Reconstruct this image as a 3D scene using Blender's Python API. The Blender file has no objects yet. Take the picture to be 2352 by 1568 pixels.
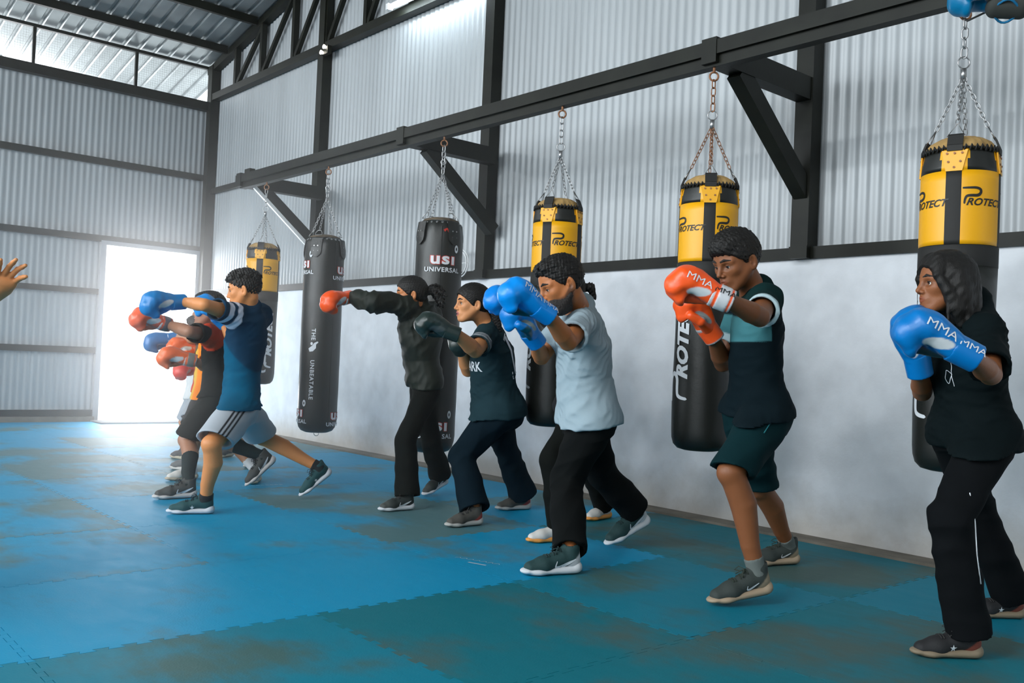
import bpy, bmesh, math, random
import numpy as np
from mathutils import Vector, Matrix
from mathutils.bvhtree import BVHTree

R = math.radians
SC = bpy.context.scene
COL = SC.collection
random.seed(7)
RNG = np.random.RandomState(7)

# ------------------------------------------------------------------ camera
cam_data = bpy.data.cameras.new('camera')
cam_data.sensor_width = 36.0
cam_data.sensor_fit = 'HORIZONTAL'
cam_data.lens = 2130.0 / 2352.0 * 36.0
cam_data.clip_start = 0.05
cam_data.clip_end = 200
camera = bpy.data.objects.new('camera', cam_data)
COL.objects.link(camera)
_y, _p, _r = R(41.007), R(1.213), R(2.481)
_fw = Vector((math.sin(_y) * math.cos(_p), math.cos(_y) * math.cos(_p), math.sin(_p)))
_rt = Vector((math.cos(_y), -math.sin(_y), 0))
_up = _rt.cross(_fw)
_R = _rt * math.cos(_r) + _up * math.sin(_r)
_U = -_rt * math.sin(_r) + _up * math.cos(_r)
camera.matrix_world = Matrix(((_R.x, _U.x, -_fw.x, 0), (_R.y, _U.y, -_fw.y, 0), (_R.z, _U.z, -_fw.z, 1.0), (0, 0, 0, 1)))
SC.camera = camera

# ------------------------------------------------------------------ view, world, lights
SC.view_settings.view_transform = 'Standard'
SC.view_settings.look = 'None'
SC.view_settings.gamma = 1.0
SC.view_settings.use_curve_mapping = False
SC.view_settings.exposure = -0.12
SC.cycles.use_denoising = True
SC.cycles.max_bounces = 6
SC.cycles.diffuse_bounces = 3
SC.cycles.glossy_bounces = 3
SC.cycles.transmission_bounces = 2
SC.cycles.volume_bounces = 1
SC.cycles.sample_clamp_indirect = 6.0
SC.cycles.caustics_reflective = False
SC.cycles.caustics_refractive = False

world = bpy.data.worlds.new('sky')
SC.world = world
world.use_nodes = True
_n = world.node_tree.nodes
_n['Background'].inputs['Color'].default_value = (0.90, 0.96, 1.0, 1)
_n['Background'].inputs['Strength'].default_value = 4.2

def area_light(name, loc, target, sx, sy, power, color):
    d = bpy.data.lights.new(name, 'AREA')
    d.shape = 'RECTANGLE'; d.size = sx; d.size_y = sy; d.energy = power; d.color = color
    o = bpy.data.objects.new(name, d)
    COL.objects.link(o)
    o.location = loc
    o.rotation_euler = (Vector(target) - Vector(loc)).to_track_quat('-Z', 'Y').to_euler()
    return o

# daylight falling in through the doorway and the long opening above the far wall
area_light('daylight_door', (4.46, 12.9, 1.2), (3.6, 5.0, 0.6), 1.15, 2.2, 120, (0.95, 0.97, 1.0))
area_light('daylight_clerestory', (0.0, 12.95, 4.6), (2.0, 6.0, 1.0), 9.0, 0.5, 190, (0.97, 0.98, 1.0))
# unseen area light added to brighten the hall from its left side
area_light('added_light_left', (-6.6, 7.0, 3.6), (4.5, 6.6, 0.8), 9.0, 3.6, 640, (0.87, 0.95, 1.0))
area_light('hall_lamp_left', (-4.6, 1.6, 6.1), (5.2, 3.6, 2.0), 1.3, 0.25, 200, (0.94, 0.98, 1.0))

# ------------------------------------------------------------------ helpers: materials
def mat(name, rgb, rough=0.6, metal=0.0, bump=0.0, bscale=60.0, stretch=(1, 1, 1), var=0.0, vscale=3.0, spec=0.5,
        attr=False, sheen=0.0, bump2=0.0, b2scale=12.0, b2stretch=(1, 1, 1), coat=0.0, emit=None):
    m = bpy.data.materials.new(name)
    m.use_nodes = True
    nt = m.node_tree; N = nt.nodes; L = nt.links
    b = N['Principled BSDF']
    b.inputs['Roughness'].default_value = rough
    b.inputs['Metallic'].default_value = metal
    b.inputs['Specular IOR Level'].default_value = spec
    b.inputs['Coat Weight'].default_value = coat
    if sheen: b.inputs['Sheen Weight'].default_value = sheen
    b.inputs['Base Color'].default_value = (*rgb, 1)
    if emit:
        b.inputs['Emission Color'].default_value = (*emit[0], 1); b.inputs['Emission Strength'].default_value = emit[1]
    tc = N.new('ShaderNodeTexCoord')
    src = None
    if attr:
        a = N.new('ShaderNodeAttribute'); a.attribute_name = 'col'
        src = a.outputs['Color']
    if var:
        nz = N.new('ShaderNodeTexNoise'); nz.inputs['Scale'].default_value = vscale; nz.inputs['Detail'].default_value = 4
        L.new(tc.outputs['Object'], nz.inputs['Vector'])
        mr = N.new('ShaderNodeMapRange')
        mr.inputs['From Min'].default_value = 0.3; mr.inputs['From Max'].default_value = 0.7
        mr.inputs['To Min'].default_value = 1 - var; mr.inputs['To Max'].default_value = 1 + var
        L.new(nz.outputs['Fac'], mr.inputs['Value'])
        mx = N.new('ShaderNodeVectorMath'); mx.operation = 'SCALE'
        if src: L.new(src, mx.inputs[0])
        else: mx.inputs[0].default_value = rgb
        L.new(mr.outputs['Result'], mx.inputs['Scale'])
        src = mx.outputs['Vector']
    if src: L.new(src, b.inputs['Base Color'])
    prev = None
    for amt, sc_, st in ((bump, bscale, stretch), (bump2, b2scale, b2stretch)):
        if not amt: continue
        mp = N.new('ShaderNodeMapping'); mp.inputs['Scale'].default_value = st
        L.new(tc.outputs['Object'], mp.inputs['Vector'])
        nz = N.new('ShaderNodeTexNoise'); nz.inputs['Scale'].default_value = sc_; nz.inputs['Detail'].default_value = 3
        L.new(mp.outputs['Vector'], nz.inputs['Vector'])
        bp = N.new('ShaderNodeBump'); bp.inputs['Strength'].default_value = 1.0; bp.inputs['Distance'].default_value = amt
        L.new(nz.outputs['Fac'], bp.inputs['Height'])
        if prev: L.new(prev.outputs['Normal'], bp.inputs['Normal'])
        prev = bp
    if prev: L.new(prev.outputs['Normal'], b.inputs['Normal'])
    return m

M = {}
M['steel_dark'] = mat('painted_steel_dark', (0.008, 0.009, 0.006), rough=0.48, spec=0.22, var=0.35, vscale=6, bump=0.0006, bscale=30)
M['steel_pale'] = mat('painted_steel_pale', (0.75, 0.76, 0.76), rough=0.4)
M['chain'] = mat('chain_metal', (0.42, 0.42, 0.42), rough=0.35, metal=0.9)
M['rust'] = mat('rusty_chain', (0.30, 0.14, 0.07), rough=0.6, metal=0.5, var=0.4, vscale=60)
M['white_print'] = mat('white_print', (0.72, 0.75, 0.78), rough=0.55)
M['red_print'] = mat('red_print', (0.55, 0.03, 0.015), rough=0.55)
M['black_print'] = mat('black_print', (0.012, 0.012, 0.010), rough=0.5)

# ------------------------------------------------------------------ helpers: objects
def tag(o, label=None, cat=None, group=None, kind=None):
    if label: o['label'] = label
    if cat: o['category'] = cat
    if group: o['group'] = group
    if kind: o['kind'] = kind
    return o

def empty(name, loc, label=None, cat=None, group=None):
    o = bpy.data.objects.new(name, None)
    o.empty_display_size = 0.1
    COL.objects.link(o)
    o.location = loc
    return tag(o, label, cat, group)

def origin_of(o):
    v = Vector((0, 0, 0))
    while o: v = v + o.location; o = o.parent
    return v

def link(name, me, m=None, parent=None, origin=(0, 0, 0)):
    """mesh given in world coordinates; origin is where the object's own origin goes (top-level only)"""
    if m is not None and not me.materials:
        for x in (m if isinstance(m, (list, tuple)) else [m]): me.materials.append(x)
    o = bpy.data.objects.new(name, me)
    COL.objects.link(o)
    base = origin_of(parent) if parent else Vector(origin)
    me.transform(Matrix.Translation(-base))
    if parent: o.parent = parent
    else: o.location = origin
    return o

class MB:
    """collects boxes, bars, tubes and polygons in world coordinates"""
    def __init__(s): s.v = []; s.f = []; s.mi = []
    def add(s, v, f, mi=0):
        n = len(s.v); s.v += [tuple(p) for p in v]; s.f += [tuple(n + i for i in q) for q in f]; s.mi += [mi] * len(f)
    def box(s, a, b, mi=0):
        x0, y0, z0 = a; x1, y1, z1 = b
        s.add([(x0, y0, z0), (x1, y0, z0), (x1, y1, z0), (x0, y1, z0), (x0, y0, z1), (x1, y0, z1), (x1, y1, z1), (x0, y1, z1)],
              [(0, 3, 2, 1), (4, 5, 6, 7), (0, 1, 5, 4), (1, 2, 6, 5), (2, 3, 7, 6), (3, 0, 4, 7)], mi)
    def bar(s, a, b, w, h, side=(0, 1, 0), mi=0):
        a = Vector(a); b = Vector(b); d = (b - a).normalized(); sd = Vector(side); sd = (sd - d * sd.dot(d)).normalized(); u = d.cross(sd)
        P = []
        for c in (a, b):
            for i, j in ((-1, -1), (1, -1), (1, 1), (-1, 1)): P.append(c + sd * (w / 2 * i) + u * (h / 2 * j))
        s.add(P, [(0, 3, 2, 1), (4, 5, 6, 7), (0, 1, 5, 4), (1, 2, 6, 5), (2, 3, 7, 6), (3, 0, 4, 7)], mi)
    def tube(s, pts, r, n=8, mi=0, closed=False, rs=None):
        pts = [Vector(p) for p in pts]; P = []; F = []; m = len(pts)
        ref = None
        for i, p in enumerate(pts):
            if closed: d = pts[(i + 1) % m] - pts[i - 1]
            else: d = pts[min(i + 1, m - 1)] - pts[max(i - 1, 0)]
            d.normalize()
            if ref is None:
                ref = Vector((0, 0, 1)) if abs(d.z) < 0.9 else Vector((1, 0, 0))
            a = (ref - d * ref.dot(d)).normalized(); ref = a; b = d.cross(a)
            rr = rs[i] if rs else r
            for k in range(n):
                t = 2 * math.pi * k / n
                P.append(p + a * (rr * math.cos(t)) + b * (rr * math.sin(t)))
        for i in range(m if closed else m - 1):
            j = (i + 1) % m
            for k in range(n): F.append((i * n + k, i * n + (k + 1) % n, j * n + (k + 1) % n, j * n + k))
        if not closed:
            F.append(tuple(range(n - 1, -1, -1))); F.append(tuple((m - 1) * n + k for k in range(n)))
        s.add(P, F, mi)
    def ring(s, c, r, t, axis=(0, 1, 0), n=20, ky=1.0, mi=0, up=(0, 0, 1), m=6):
        c = Vector(c); ax = Vector(axis).normalized(); u = Vector(up); u = (u - ax * u.dot(ax)).normalized(); w = ax.cross(u)
        pts = [c + u * (r * ky * math.cos(2 * math.pi * i / n)) + w * (r * math.sin(2 * math.pi * i / n)) for i in range(n)]
        s.tube(pts, t, n=m, closed=True, mi=mi)
    def disc(s, c, r, axis, t=0.004, n=12, mi=0):
        c = Vector(c); ax = Vector(axis).normalized()
        s.tube([c, c + ax * t], r, n=n, mi=mi)
    def mesh(s, name, smooth=False):
        me = bpy.data.meshes.new(name)
        me.from_pydata(s.v, [], s.f)
        me.polygons.foreach_set('material_index', s.mi)
        if smooth: me.polygons.foreach_set('use_smooth', [True] * len(s.f))
        me.update()
        return me
    def build(s, name, m, parent=None, origin=(0, 0, 0), smooth=False):
        return link(name, s.mesh(name, smooth), m, parent, origin)

def fast_mesh(name, V, Q, col=None):
    me = bpy.data.meshes.new(name)
    n = len(Q); k = Q.shape[1]
    me.vertices.add(len(V)); me.vertices.foreach_set('co', np.ascontiguousarray(V, dtype=np.float32).ravel())
    me.loops.add(n * k); me.loops.foreach_set('vertex_index', np.ascontiguousarray(Q, dtype=np.int32).ravel())
    me.polygons.add(n); me.polygons.foreach_set('loop_start', np.arange(0, n * k, k, dtype=np.int32))
    me.polygons.foreach_set('use_smooth', np.ones(n, dtype=bool))
    me.update(calc_edges=True)
    if col is not None:
        a = me.color_attributes.new('col', 'FLOAT_COLOR', 'POINT')
        c4 = np.ones((len(V), 4), np.float32); c4[:, :3] = col
        a.data.foreach_set('color', c4.ravel())
    return me

# ------------------------------------------------------------------ helpers: lettering
def text_geo(s, size=1.0, bold=0.0, shear=0.0, spacing=1.0, step=None, xs=1.0):
    """flat letters as triangles, centred, cut into strips 'step' wide so that they can bend"""
    cu = bpy.data.curves.new('letters', 'FONT')
    cu.body = s; cu.size = 1.0; cu.offset = bold; cu.shear = shear; cu.space_character = spacing
    cu.align_x = 'CENTER'; cu.align_y = 'CENTER'; cu.resolution_u = 3
    o = bpy.data.objects.new('letters', cu)
    COL.objects.link(o)
    dg = bpy.context.evaluated_depsgraph_get()
    me = bpy.data.meshes.new_from_object(o.evaluated_get(dg))
    bpy.data.objects.remove(o); bpy.data.curves.remove(cu)
    bm = bmesh.new(); bm.from_mesh(me); bpy.data.meshes.remove(me)
    bmesh.ops.triangulate(bm, faces=bm.faces[:], ngon_method='EAR_CLIP')
    for v in bm.verts: v.co.x *= size * xs; v.co.y *= size; v.co.z = 0
    if step:
        for ax, nrm in ((0, (1, 0, 0)), (1, (0, 1, 0))):
            lo = min(v.co[ax] for v in bm.verts); hi = max(v.co[ax] for v in bm.verts)
            t = lo + step
            while t < hi:
                co = [0, 0, 0]; co[ax] = t
                bmesh.ops.bisect_plane(bm, geom=bm.verts[:] + bm.edges[:] + bm.faces[:], plane_co=co, plane_no=nrm)
                t += step
    V = [tuple(v.co[:2]) for v in bm.verts]
    bm.verts.index_update()
    F = [tuple(v.index for v in f.verts) for f in bm.faces]
    bm.free()
    return V, F

def stroke_geo(pts, widths, n=1):
    """flat ribbon along a 2-D polyline"""
    V = []; F = []
    for i, p in enumerate(pts):
        a = pts[max(i - 1, 0)]; b = pts[min(i + 1, len(pts) - 1)]
        d = Vector((b[0] - a[0], b[1] - a[1])).normalized(); w = widths[i] / 2
        V += [(p[0] - d.y * w, p[1] + d.x * w), (p[0] + d.y * w, p[1] - d.x * w)]
    for i in range(len(pts) - 1): F.append((2 * i, 2 * i + 1, 2 * i + 3, 2 * i + 2))
    return V, F

def curve2(ctrl, n=24):
    """smooth polyline through control points (Catmull-Rom)"""
    c = [ctrl[0]] + list(ctrl) + [ctrl[-1]]; out = []
    per = max(2, n // (len(ctrl) - 1))
    for i in range(1, len(c) - 2):
        for k in range(per):
            t = k / per; p = []
            for a in range(len(c[0])):
                p0, p1, p2, p3 = c[i - 1][a], c[i][a], c[i + 1][a], c[i + 2][a]
                p.append(0.5 * (2 * p1 + (p2 - p0) * t + (2 * p0 - 5 * p1 + 4 * p2 - p3) * t * t + (3 * p1 - p0 - 3 * p2 + p3) * t ** 3))
            out.append(tuple(p))
    out.append(tuple(ctrl[-1]))
    return out

def mapped(name, geo, fn, m, parent):
    V, F = geo
    me = bpy.data.meshes.new(name); me.from_pydata([tuple(fn(u, v)) for u, v in V], [], F); me.update()
    return link(name, me, m, parent)

def on_surface(bvh, o, u, v, n, lift=0.003):
    """maps flat (a,b) to the surface hit from the plane o+a*u+b*v looking along -n"""
    o = Vector(o); u = Vector(u).normalized(); n = Vector(n).normalized(); v = Vector(v).normalized()
    last = [None]
    def fn(a, b):
        s = o + u * a + v * b + n * 0.5
        h = bvh.ray_cast(s, -n, 1.2)
        if h[0] is None:
            return tuple(o + u * a + v * b + (n * last[0] if last[0] is not None else n * 0))
        p = h[0] + n * lift
        last[0] = (p - (o + u * a + v * b)).dot(n)
        return tuple(p)
    return fn
# ================================================================== the hall
XW, YF = 5.227, 12.6            # right wall plane, far wall plane
def struct(o): o['kind'] = 'structure'; return o

def sheet_mat(name, rgb, rough, metal, vertical_dirt=0.12):
    m = mat(name, rgb, rough=rough, metal=metal)
    nt = m.node_tree; N = nt.nodes; L = nt.links; b = N['Principled BSDF']
    tc = N.new('ShaderNodeTexCoord')
    mp = N.new('ShaderNodeMapping'); mp.inputs['Scale'].default_value = (1.2, 1.2, 0.25)
    L.new(tc.outputs['Object'], mp.inputs['Vector'])
    nz = N.new('ShaderNodeTexNoise'); nz.inputs['Scale'].default_value = 2.0; nz.inputs['Detail'].default_value = 5
    L.new(mp.outputs['Vector'], nz.inputs['Vector'])
    mr = N.new('ShaderNodeMapRange'); mr.inputs['From Min'].default_value = 0.3; mr.inputs['From Max'].default_value = 0.7
    mr.inputs['To Min'].default_value = 1 - vertical_dirt; mr.inputs['To Max'].default_value = 1 + vertical_dirt * 0.5
    L.new(nz.outputs['Fac'], mr.inputs['Value'])
    vm = N.new('ShaderNodeVectorMath'); vm.operation = 'SCALE'; vm.inputs[0].default_value = rgb
    L.new(mr.outputs['Result'], vm.inputs['Scale']); L.new(vm.outputs['Vector'], b.inputs['Base Color'])
    return m

M['sheet'] = sheet_mat('corrugated_sheet', (0.37, 0.395, 0.41), 0.42, 0.12)
M['roof'] = sheet_mat('roof_sheet', (0.34, 0.37, 0.38), 0.3, 0.45, 0.25)

def corrugated(name, plane, fixed, a0, a1, z0, z1, pitch=0.076, depth=0.0065, ztop=None, out=1):
    """sine-profiled sheet; plane 'x' (runs in Y) or 'y' (runs in X); ztop(a) optional"""
    n = int((a1 - a0) / pitch * 8)
    a = np.linspace(a0, a1, n + 1)
    off = depth * np.sin(a * 2 * np.pi / pitch)
    zt = np.array([ztop(t) if ztop else z1 for t in a])
    V = np.zeros((2 * (n + 1), 3), np.float32)
    for r, z in ((0, np.full(n + 1, z0)), (1, zt)):
        i = slice(r * (n + 1), (r + 1) * (n + 1))
        if plane == 'x': V[i, 0] = fixed + off; V[i, 1] = a
        else: V[i, 0] = a; V[i, 1] = fixed + off
        V[i, 2] = z
    k = np.arange(n)
    Q = np.stack([k, k + 1, k + 1 + n + 1, k + n + 1], 1)
    if plane == 'x': Q = Q[:, ::-1]
    return link(name, fast_mesh(name, V, Q), M['sheet'])

def roof_z(y): return 4.90 + 0.20 * (12.6 - y)

# right wall: plinth of white plaster below, corrugated sheet above
def plaster():
    m = mat('white_plaster', (0.80, 0.83, 0.87), rough=0.75, bump=0.002, bscale=9, bump2=0.0006, b2scale=70)
    nt = m.node_tree; N = nt.nodes; L = nt.links; b = N['Principled BSDF']
    tc = N.new('ShaderNodeTexCoord'); sp = N.new('ShaderNodeSeparateXYZ'); L.new(tc.outputs['Object'], sp.inputs[0])
    nz = N.new('ShaderNodeTexNoise'); nz.inputs['Scale'].default_value = 2.2; nz.inputs['Detail'].default_value = 7; nz.inputs['Roughness'].default_value = 0.65
    L.new(tc.outputs['Object'], nz.inputs['Vector'])
    # grime creeping up from the floor line: a real stain band on the plaster
    ad = N.new('ShaderNodeMath'); ad.operation = 'MULTIPLY_ADD'; ad.inputs[1].default_value = 0.55; ad.inputs[2].default_value = -0.28
    L.new(nz.outputs['Fac'], ad.inputs[0])
    su = N.new('ShaderNodeMath'); su.operation = 'SUBTRACT'; L.new(sp.outputs['Z'], su.inputs[0]); L.new(ad.outputs[0], su.inputs[1])
    mr = N.new('ShaderNodeMapRange'); mr.inputs['From Min'].default_value = 0.02; mr.inputs['From Max'].default_value = 0.34
    mr.inputs['To Min'].default_value = 1; mr.inputs['To Max'].default_value = 0; L.new(su.outputs[0], mr.inputs['Value'])
    mx = N.new('ShaderNodeMixRGB'); mx.inputs['Color1'].default_value = (0.78, 0.81, 0.85, 1); mx.inputs['Color2'].default_value = (0.46, 0.42, 0.36, 1)
    ms = N.new('ShaderNodeMath'); ms.operation = 'MULTIPLY'; ms.inputs[1].default_value = 0.75; L.new(mr.outputs[0], ms.inputs[0])
    L.new(ms.outputs[0], mx.inputs['Fac'])
    n2 = N.new('ShaderNodeTexNoise'); n2.inputs['Scale'].default_value = 5; n2.inputs['Detail'].default_value = 6
    L.new(tc.outputs['Object'], n2.inputs['Vector'])
    m2 = N.new('ShaderNodeMapRange'); m2.inputs['From Min'].default_value = 0.35; m2.inputs['From Max'].default_value = 0.62
    m2.inputs['To Min'].default_value = 0.88; m2.inputs['To Max'].default_value = 1.0; L.new(n2.outputs['Fac'], m2.inputs['Value'])
    vm = N.new('ShaderNodeVectorMath'); vm.operation = 'SCALE'; L.new(mx.outputs[0], vm.inputs[0]); L.new(m2.outputs[0], vm.inputs['Scale'])
    L.new(vm.outputs['Vector'], b.inputs['Base Color'])
    return m
M['plaster'] = plaster()

def grid_wall(name, x, y0, y1, z0, z1, thick, m):
    mb = MB(); mb.box((x, y0, z0), (x + thick, y1, z1))
    return mb.build(name, m)
struct(grid_wall('wall_right', 5.165, -4.0, YF, 0.0, 1.785, 0.20, M['plaster']))
struct(corrugated('wall_right_sheet', 'x', XW, -4.0, YF, 1.75, 5, ztop=lambda y: roof_z(y) + 0.02))
struct(corrugated('wall_far', 'y', YF, -7.0, 3.83, 0.08, 4.34, depth=0.0048))
struct(corrugated('wall_far_sheet', 'y', YF, 3.83, XW + 0.05, 2.30, 4.34, depth=0.0048))
mb = MB(); mb.box((5.1, YF - 0.01, 0.0), (5.3, YF + 0.06, 2.32)); struct(mb.build('wall_far_return', M['sheet']))

# rails and posts of the far wall
def trim(name, mb, m=None): return struct(mb.build(name, m or M['steel_dark']))
rails = [(4.28, 4.40, -7, 5.22, 0.11), (3.31, 3.39, -7, 5.1, 0.06), (2.315, 2.395, -7, 5.1, 0.06), (1.63, 1.70, -7, 3.80, 0.06), (0.865, 0.945, -7, 3.80, 0.06), (0.055, 0.14, -7, 3.80, 0.06)]
for i, (z0, z1, xa, xb, t) in enumerate(rails):
    mb = MB(); mb.box((xa, YF - 0.012 - t, z0), (xb, YF - 0.012, z1)); trim('trim_%d' % (i + 1), mb)
mb = MB()   # head and mullions of the long opening above the far wall
mb.box((-7, YF - 0.06, 4.865), (5.2, YF, 4.905))
trim('trim_7', mb)
M['mesh_wire'] = mat('wire', (0.55, 0.55, 0.55), rough=0.5, metal=0.5)
win = MB()
for x in (-5.05, -3.75, -2.45, -1.15, 0.15, 1.45, 2.88, 4.12): win.box((x, YF - 0.05, 4.40), (x + 0.035, YF - 0.01, 4.87))
w1 = struct(win.build('window_1', M['steel_dark']))
net = MB()
for i in range(0, 400):
    x = 5.18 - i * 0.03
    net.box((x - 0.0006, YF - 0.004, 4.40), (x + 0.0006, YF - 0.003, 4.87))
for i in range(16): net.box((-6.8, YF - 0.004, 4.40 + i * 0.03 - 0.0006), (5.18, YF - 0.003, 4.40 + i * 0.03 + 0.0006))
o = net.build('wire_netting', M['mesh_wire'], w1); o['label'] = 'fine wire netting'

# corner post and wall posts (box section, a welded pair of faces)
def post(y, w, x0, z1): mb = MB(); mb.box((x0, y, 0.0 if y > 12 else 1.70), (XW - 0.005, y + w, z1)); return mb
trim('trim_8', post(12.40, 0.13, 5.10, 4.9))
for i, (y, w) in enumerate(((9.32, 0.12), (6.29, 0.12), (3.13, 0.12), (-0.03, 0.12))):
    mb = MB(); mb.box((5.10, y, 1.715), (5.212, y + w, roof_z(y)))
    mb.box((5.09, y - 0.003, 1.715), (5.10, y + w + 0.003, 1.79))
    trim('trim_%d' % (9 + i), mb)
mb = MB(); mb.box((5.14, -4, 1.715), (5.205, YF, 1.79)); trim('trim_13', mb)          # sill rail on the plinth
mb = MB(); mb.box((5.16, 9.4, 3.125), (5.21, YF - 0.1, 3.195)); trim('trim_14', mb)    # short rail left of the bag rig
mb = MB(); mb.box((5.11, -4, 4.41), (5.205, YF - 0.1, 4.50)); trim('trim_15', mb)      # bottom chord of the roof truss
mb = MB()
mb.bar((5.16, YF, roof_z(YF) - 0.06), (5.16, -2.0, roof_z(-2.0) - 0.06), 0.09, 0.09, side=(1, 0, 0)); trim('trim_16', mb)   # top chord
ys = [11.72, 10.97, 10.12, 9.33, 8.5, 7.65, 6.8, 5.95, 5.1]
for i, y in enumerate(ys):
    mb = MB(); mb.box((5.12, y - 0.03, 4.49), (5.19, y + 0.03, roof_z(y) - 0.05)); trim('trim_%d' % (17 + i * 2), mb)
    mb = MB(); y2 = y - 0.78
    mb.bar((5.155, y - 0.03, 4.50), (5.155, y2, roof_z(y2) - 0.1), 0.05, 0.05, side=(1, 0, 0)); trim('trim_%d' % (18 + i * 2), mb)

# door frame, threshold
mb = MB(); mb.box((3.80, YF - 0.09, 0.0), (3.865, YF, 2.33)); mb.box((5.055, YF - 0.09, 0.0), (5.12, YF, 2.33)); mb.box((3.865, YF - 0.09, 2.275), (5.055, YF, 2.33))
M['door_frame'] = mat('door_frame_grey', (0.25, 0.27, 0.29), rough=0.5)
struct(mb.build('door_1', M['door_frame']))
mb = MB(); mb.box((3.75, 12.0, 0.0), (5.12, 12.45, 0.012))
for i in range(10): mb.box((3.75, 12.02 + i * 0.045, 0.012), (5.12, 12.035 + i * 0.045, 0.018))
M['rubber_grey'] = mat('ribbed_rubber', (0.22, 0.22, 0.22), rough=0.7)
tag(mb.build('doormat', M['rubber_grey'], origin=(4.4, 12.2, 0)), 'grey ribbed doormat lying inside the bright doorway', 'doormat')

# roof: ribbed sheet carried on past the far wall as an eave
def roof():
    prof = [(0, 0), (0.135, 0), (0.155, 0.028), (0.18, 0.028), (0.20, 0)]
    xs = []; zs = []
    x = -7.0
    while x < 5.4:
        for a, b in prof[:-1]: xs.append(x + a); zs.append(b)
        x += 0.2
    xs.append(x); zs.append(0)
    n = len(xs); V = []; ysr = [14.3, -6.0]
    for yv in ysr:
        for a, b in zip(xs, zs): V.append((a, yv, roof_z(yv) + 0.03 + b))
    Q = [(i, i + 1, n + i + 1, n + i) for i in range(n - 1)]
    me = bpy.data.meshes.new('ceiling'); me.from_pydata(V, [], Q); me.update()
    return link('ceiling', me, M['roof'])
struct(roof())
for i, y in enumerate((14.1, 11.95, 11.08, 10.1, 9.1, 8.1, 7.1, 6.1, 5.1, 4.1, 3.1, 2.1, 1.1, 0.1)):
    mb = MB(); mb.bar((-7, y, roof_z(y) - 0.03), (5.1, y, roof_z(y) - 0.03), 0.055, 0.10, side=(0, 1, 0)); trim('trim_%d' % (40 + i), mb, M['steel_dark'] if i else M['steel_pale'])

# the other sides of the hall (outside the photograph): left wall low, open above; closed behind the camera
struct(corrugated('wall_left', 'x', -6.8, -6.0, YF, 0, 1.6))
mb = MB(); mb.box((-6.8, -6.0, 0), (5.3, -5.95, 8.4)); struct(mb.build('wall_back', M['sheet']))

# concrete floor under the mats and the ground outside
M['concrete'] = mat('concrete', (0.17, 0.15, 0.12), rough=0.8, var=0.25, vscale=5, bump=0.002, bscale=18)
mb = MB(); mb.box((-6.9, -6.0, -0.30), (5.4, 12.75, -0.022)); struct(mb.build('floor', M['concrete']))
M['ground'] = mat('pale_ground', (0.70, 0.70, 0.68), rough=0.9, var=0.1)
mb = MB(); mb.box((-14, 12.75, -0.5), (16, 34, -0.06)); struct(mb.build('ground_outside', M['ground']))
M['outside_wall'] = mat('outside_render', (0.82, 0.83, 0.84), rough=0.8, var=0.05)
mb = MB(); mb.box((-2, 19.0, -0.06), (14, 19.3, 3.6)); tag(mb.build('boundary_wall', M['outside_wall'], origin=(6, 19, 0)), 'pale sunlit wall seen through the open doorway', 'wall')

# kerb of rough cement along the foot of the right wall
mb = MB(); mb.box((5.0, -4, -0.02), (5.17, YF - 0.02, 0.012)); struct(mb.build('baseboard_right', M['concrete']))
mb = MB(); mb.box((-7, YF - 0.16, -0.02), (3.8, YF + 0.03, 0.06)); struct(mb.build('baseboard_far', M['concrete']))

# fluorescent tube on the wall, above the truss chord
t = empty('tube_light', (5.00, 7.4, 4.48), 'glowing white fluorescent tube fixed on the corrugated wall above the truss rail', 'lamp')
M['tube'] = mat('tube_glow', (1, 1, 1), emit=((0.80, 0.93, 1.0), 60.0))
mb = MB(); mb.tube([(4.98, 6.62, 4.455), (4.98, 7.80, 4.455)], 0.018, n=12); mb.build('lamp_tube', M['tube'], t, smooth=True)
mb = MB(); mb.box((5.00, 6.58, 4.47), (5.05, 7.84, 4.51)); mb.box((4.96, 6.58, 4.44), (5.02, 6.62, 4.50)); mb.box((4.96, 7.80, 4.44), (5.02, 7.84, 4.50)); mb.box((5.05, 7.2, 4.46), (5.11, 7.24, 4.50)); mb.build('batten', M['steel_pale'], t)
t = empty('spot_lamp', (5.08, 9.22, 4.36), 'small bright twin bulb lamp under the truss rail on the wall', 'lamp')
M['bulb'] = mat('bulb_glow', (1, 1, 1), emit=((1.0, 0.93, 0.8), 14.0))
for dy, dz in ((0, 0.03), (0.06, -0.02)):
    mb = MB(); mb.tube([(5.06, 9.19 + dy, 4.37 + dz), (5.03, 9.19 + dy, 4.37 + dz)], 0.02, n=10, rs=[0.014, 0.024]); mb.build('bulb', M['bulb'], t, smooth=True)
mb = MB(); mb.box((5.06, 9.15, 4.33), (5.11, 9.29, 4.42)); mb.build('lamp_bracket', M['steel_dark'], t)

# small round fan frame hooked on the sill rail behind the wide black bag
t = MB(); t.ring((5.10, 6.63, 1.86), 0.125, 0.006, axis=(1, 0, 0), n=32); t.ring((5.09, 6.63, 1.86), 0.108, 0.005, axis=(1, 0, 0), n=32)
t.bar((5.10, 6.63, 1.75), (5.10, 6.63, 1.97), 0.008, 0.008); t.bar((5.10, 6.52, 1.86), (5.10, 6.74, 1.86), 0.008, 0.008, side=(1, 0, 0))
tag(t.build('round_rack', M['steel_pale'], origin=(5.10, 6.63, 1.75), smooth=True), 'pale round wire frame on the sill rail behind the wide black bag', 'frame')

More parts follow.
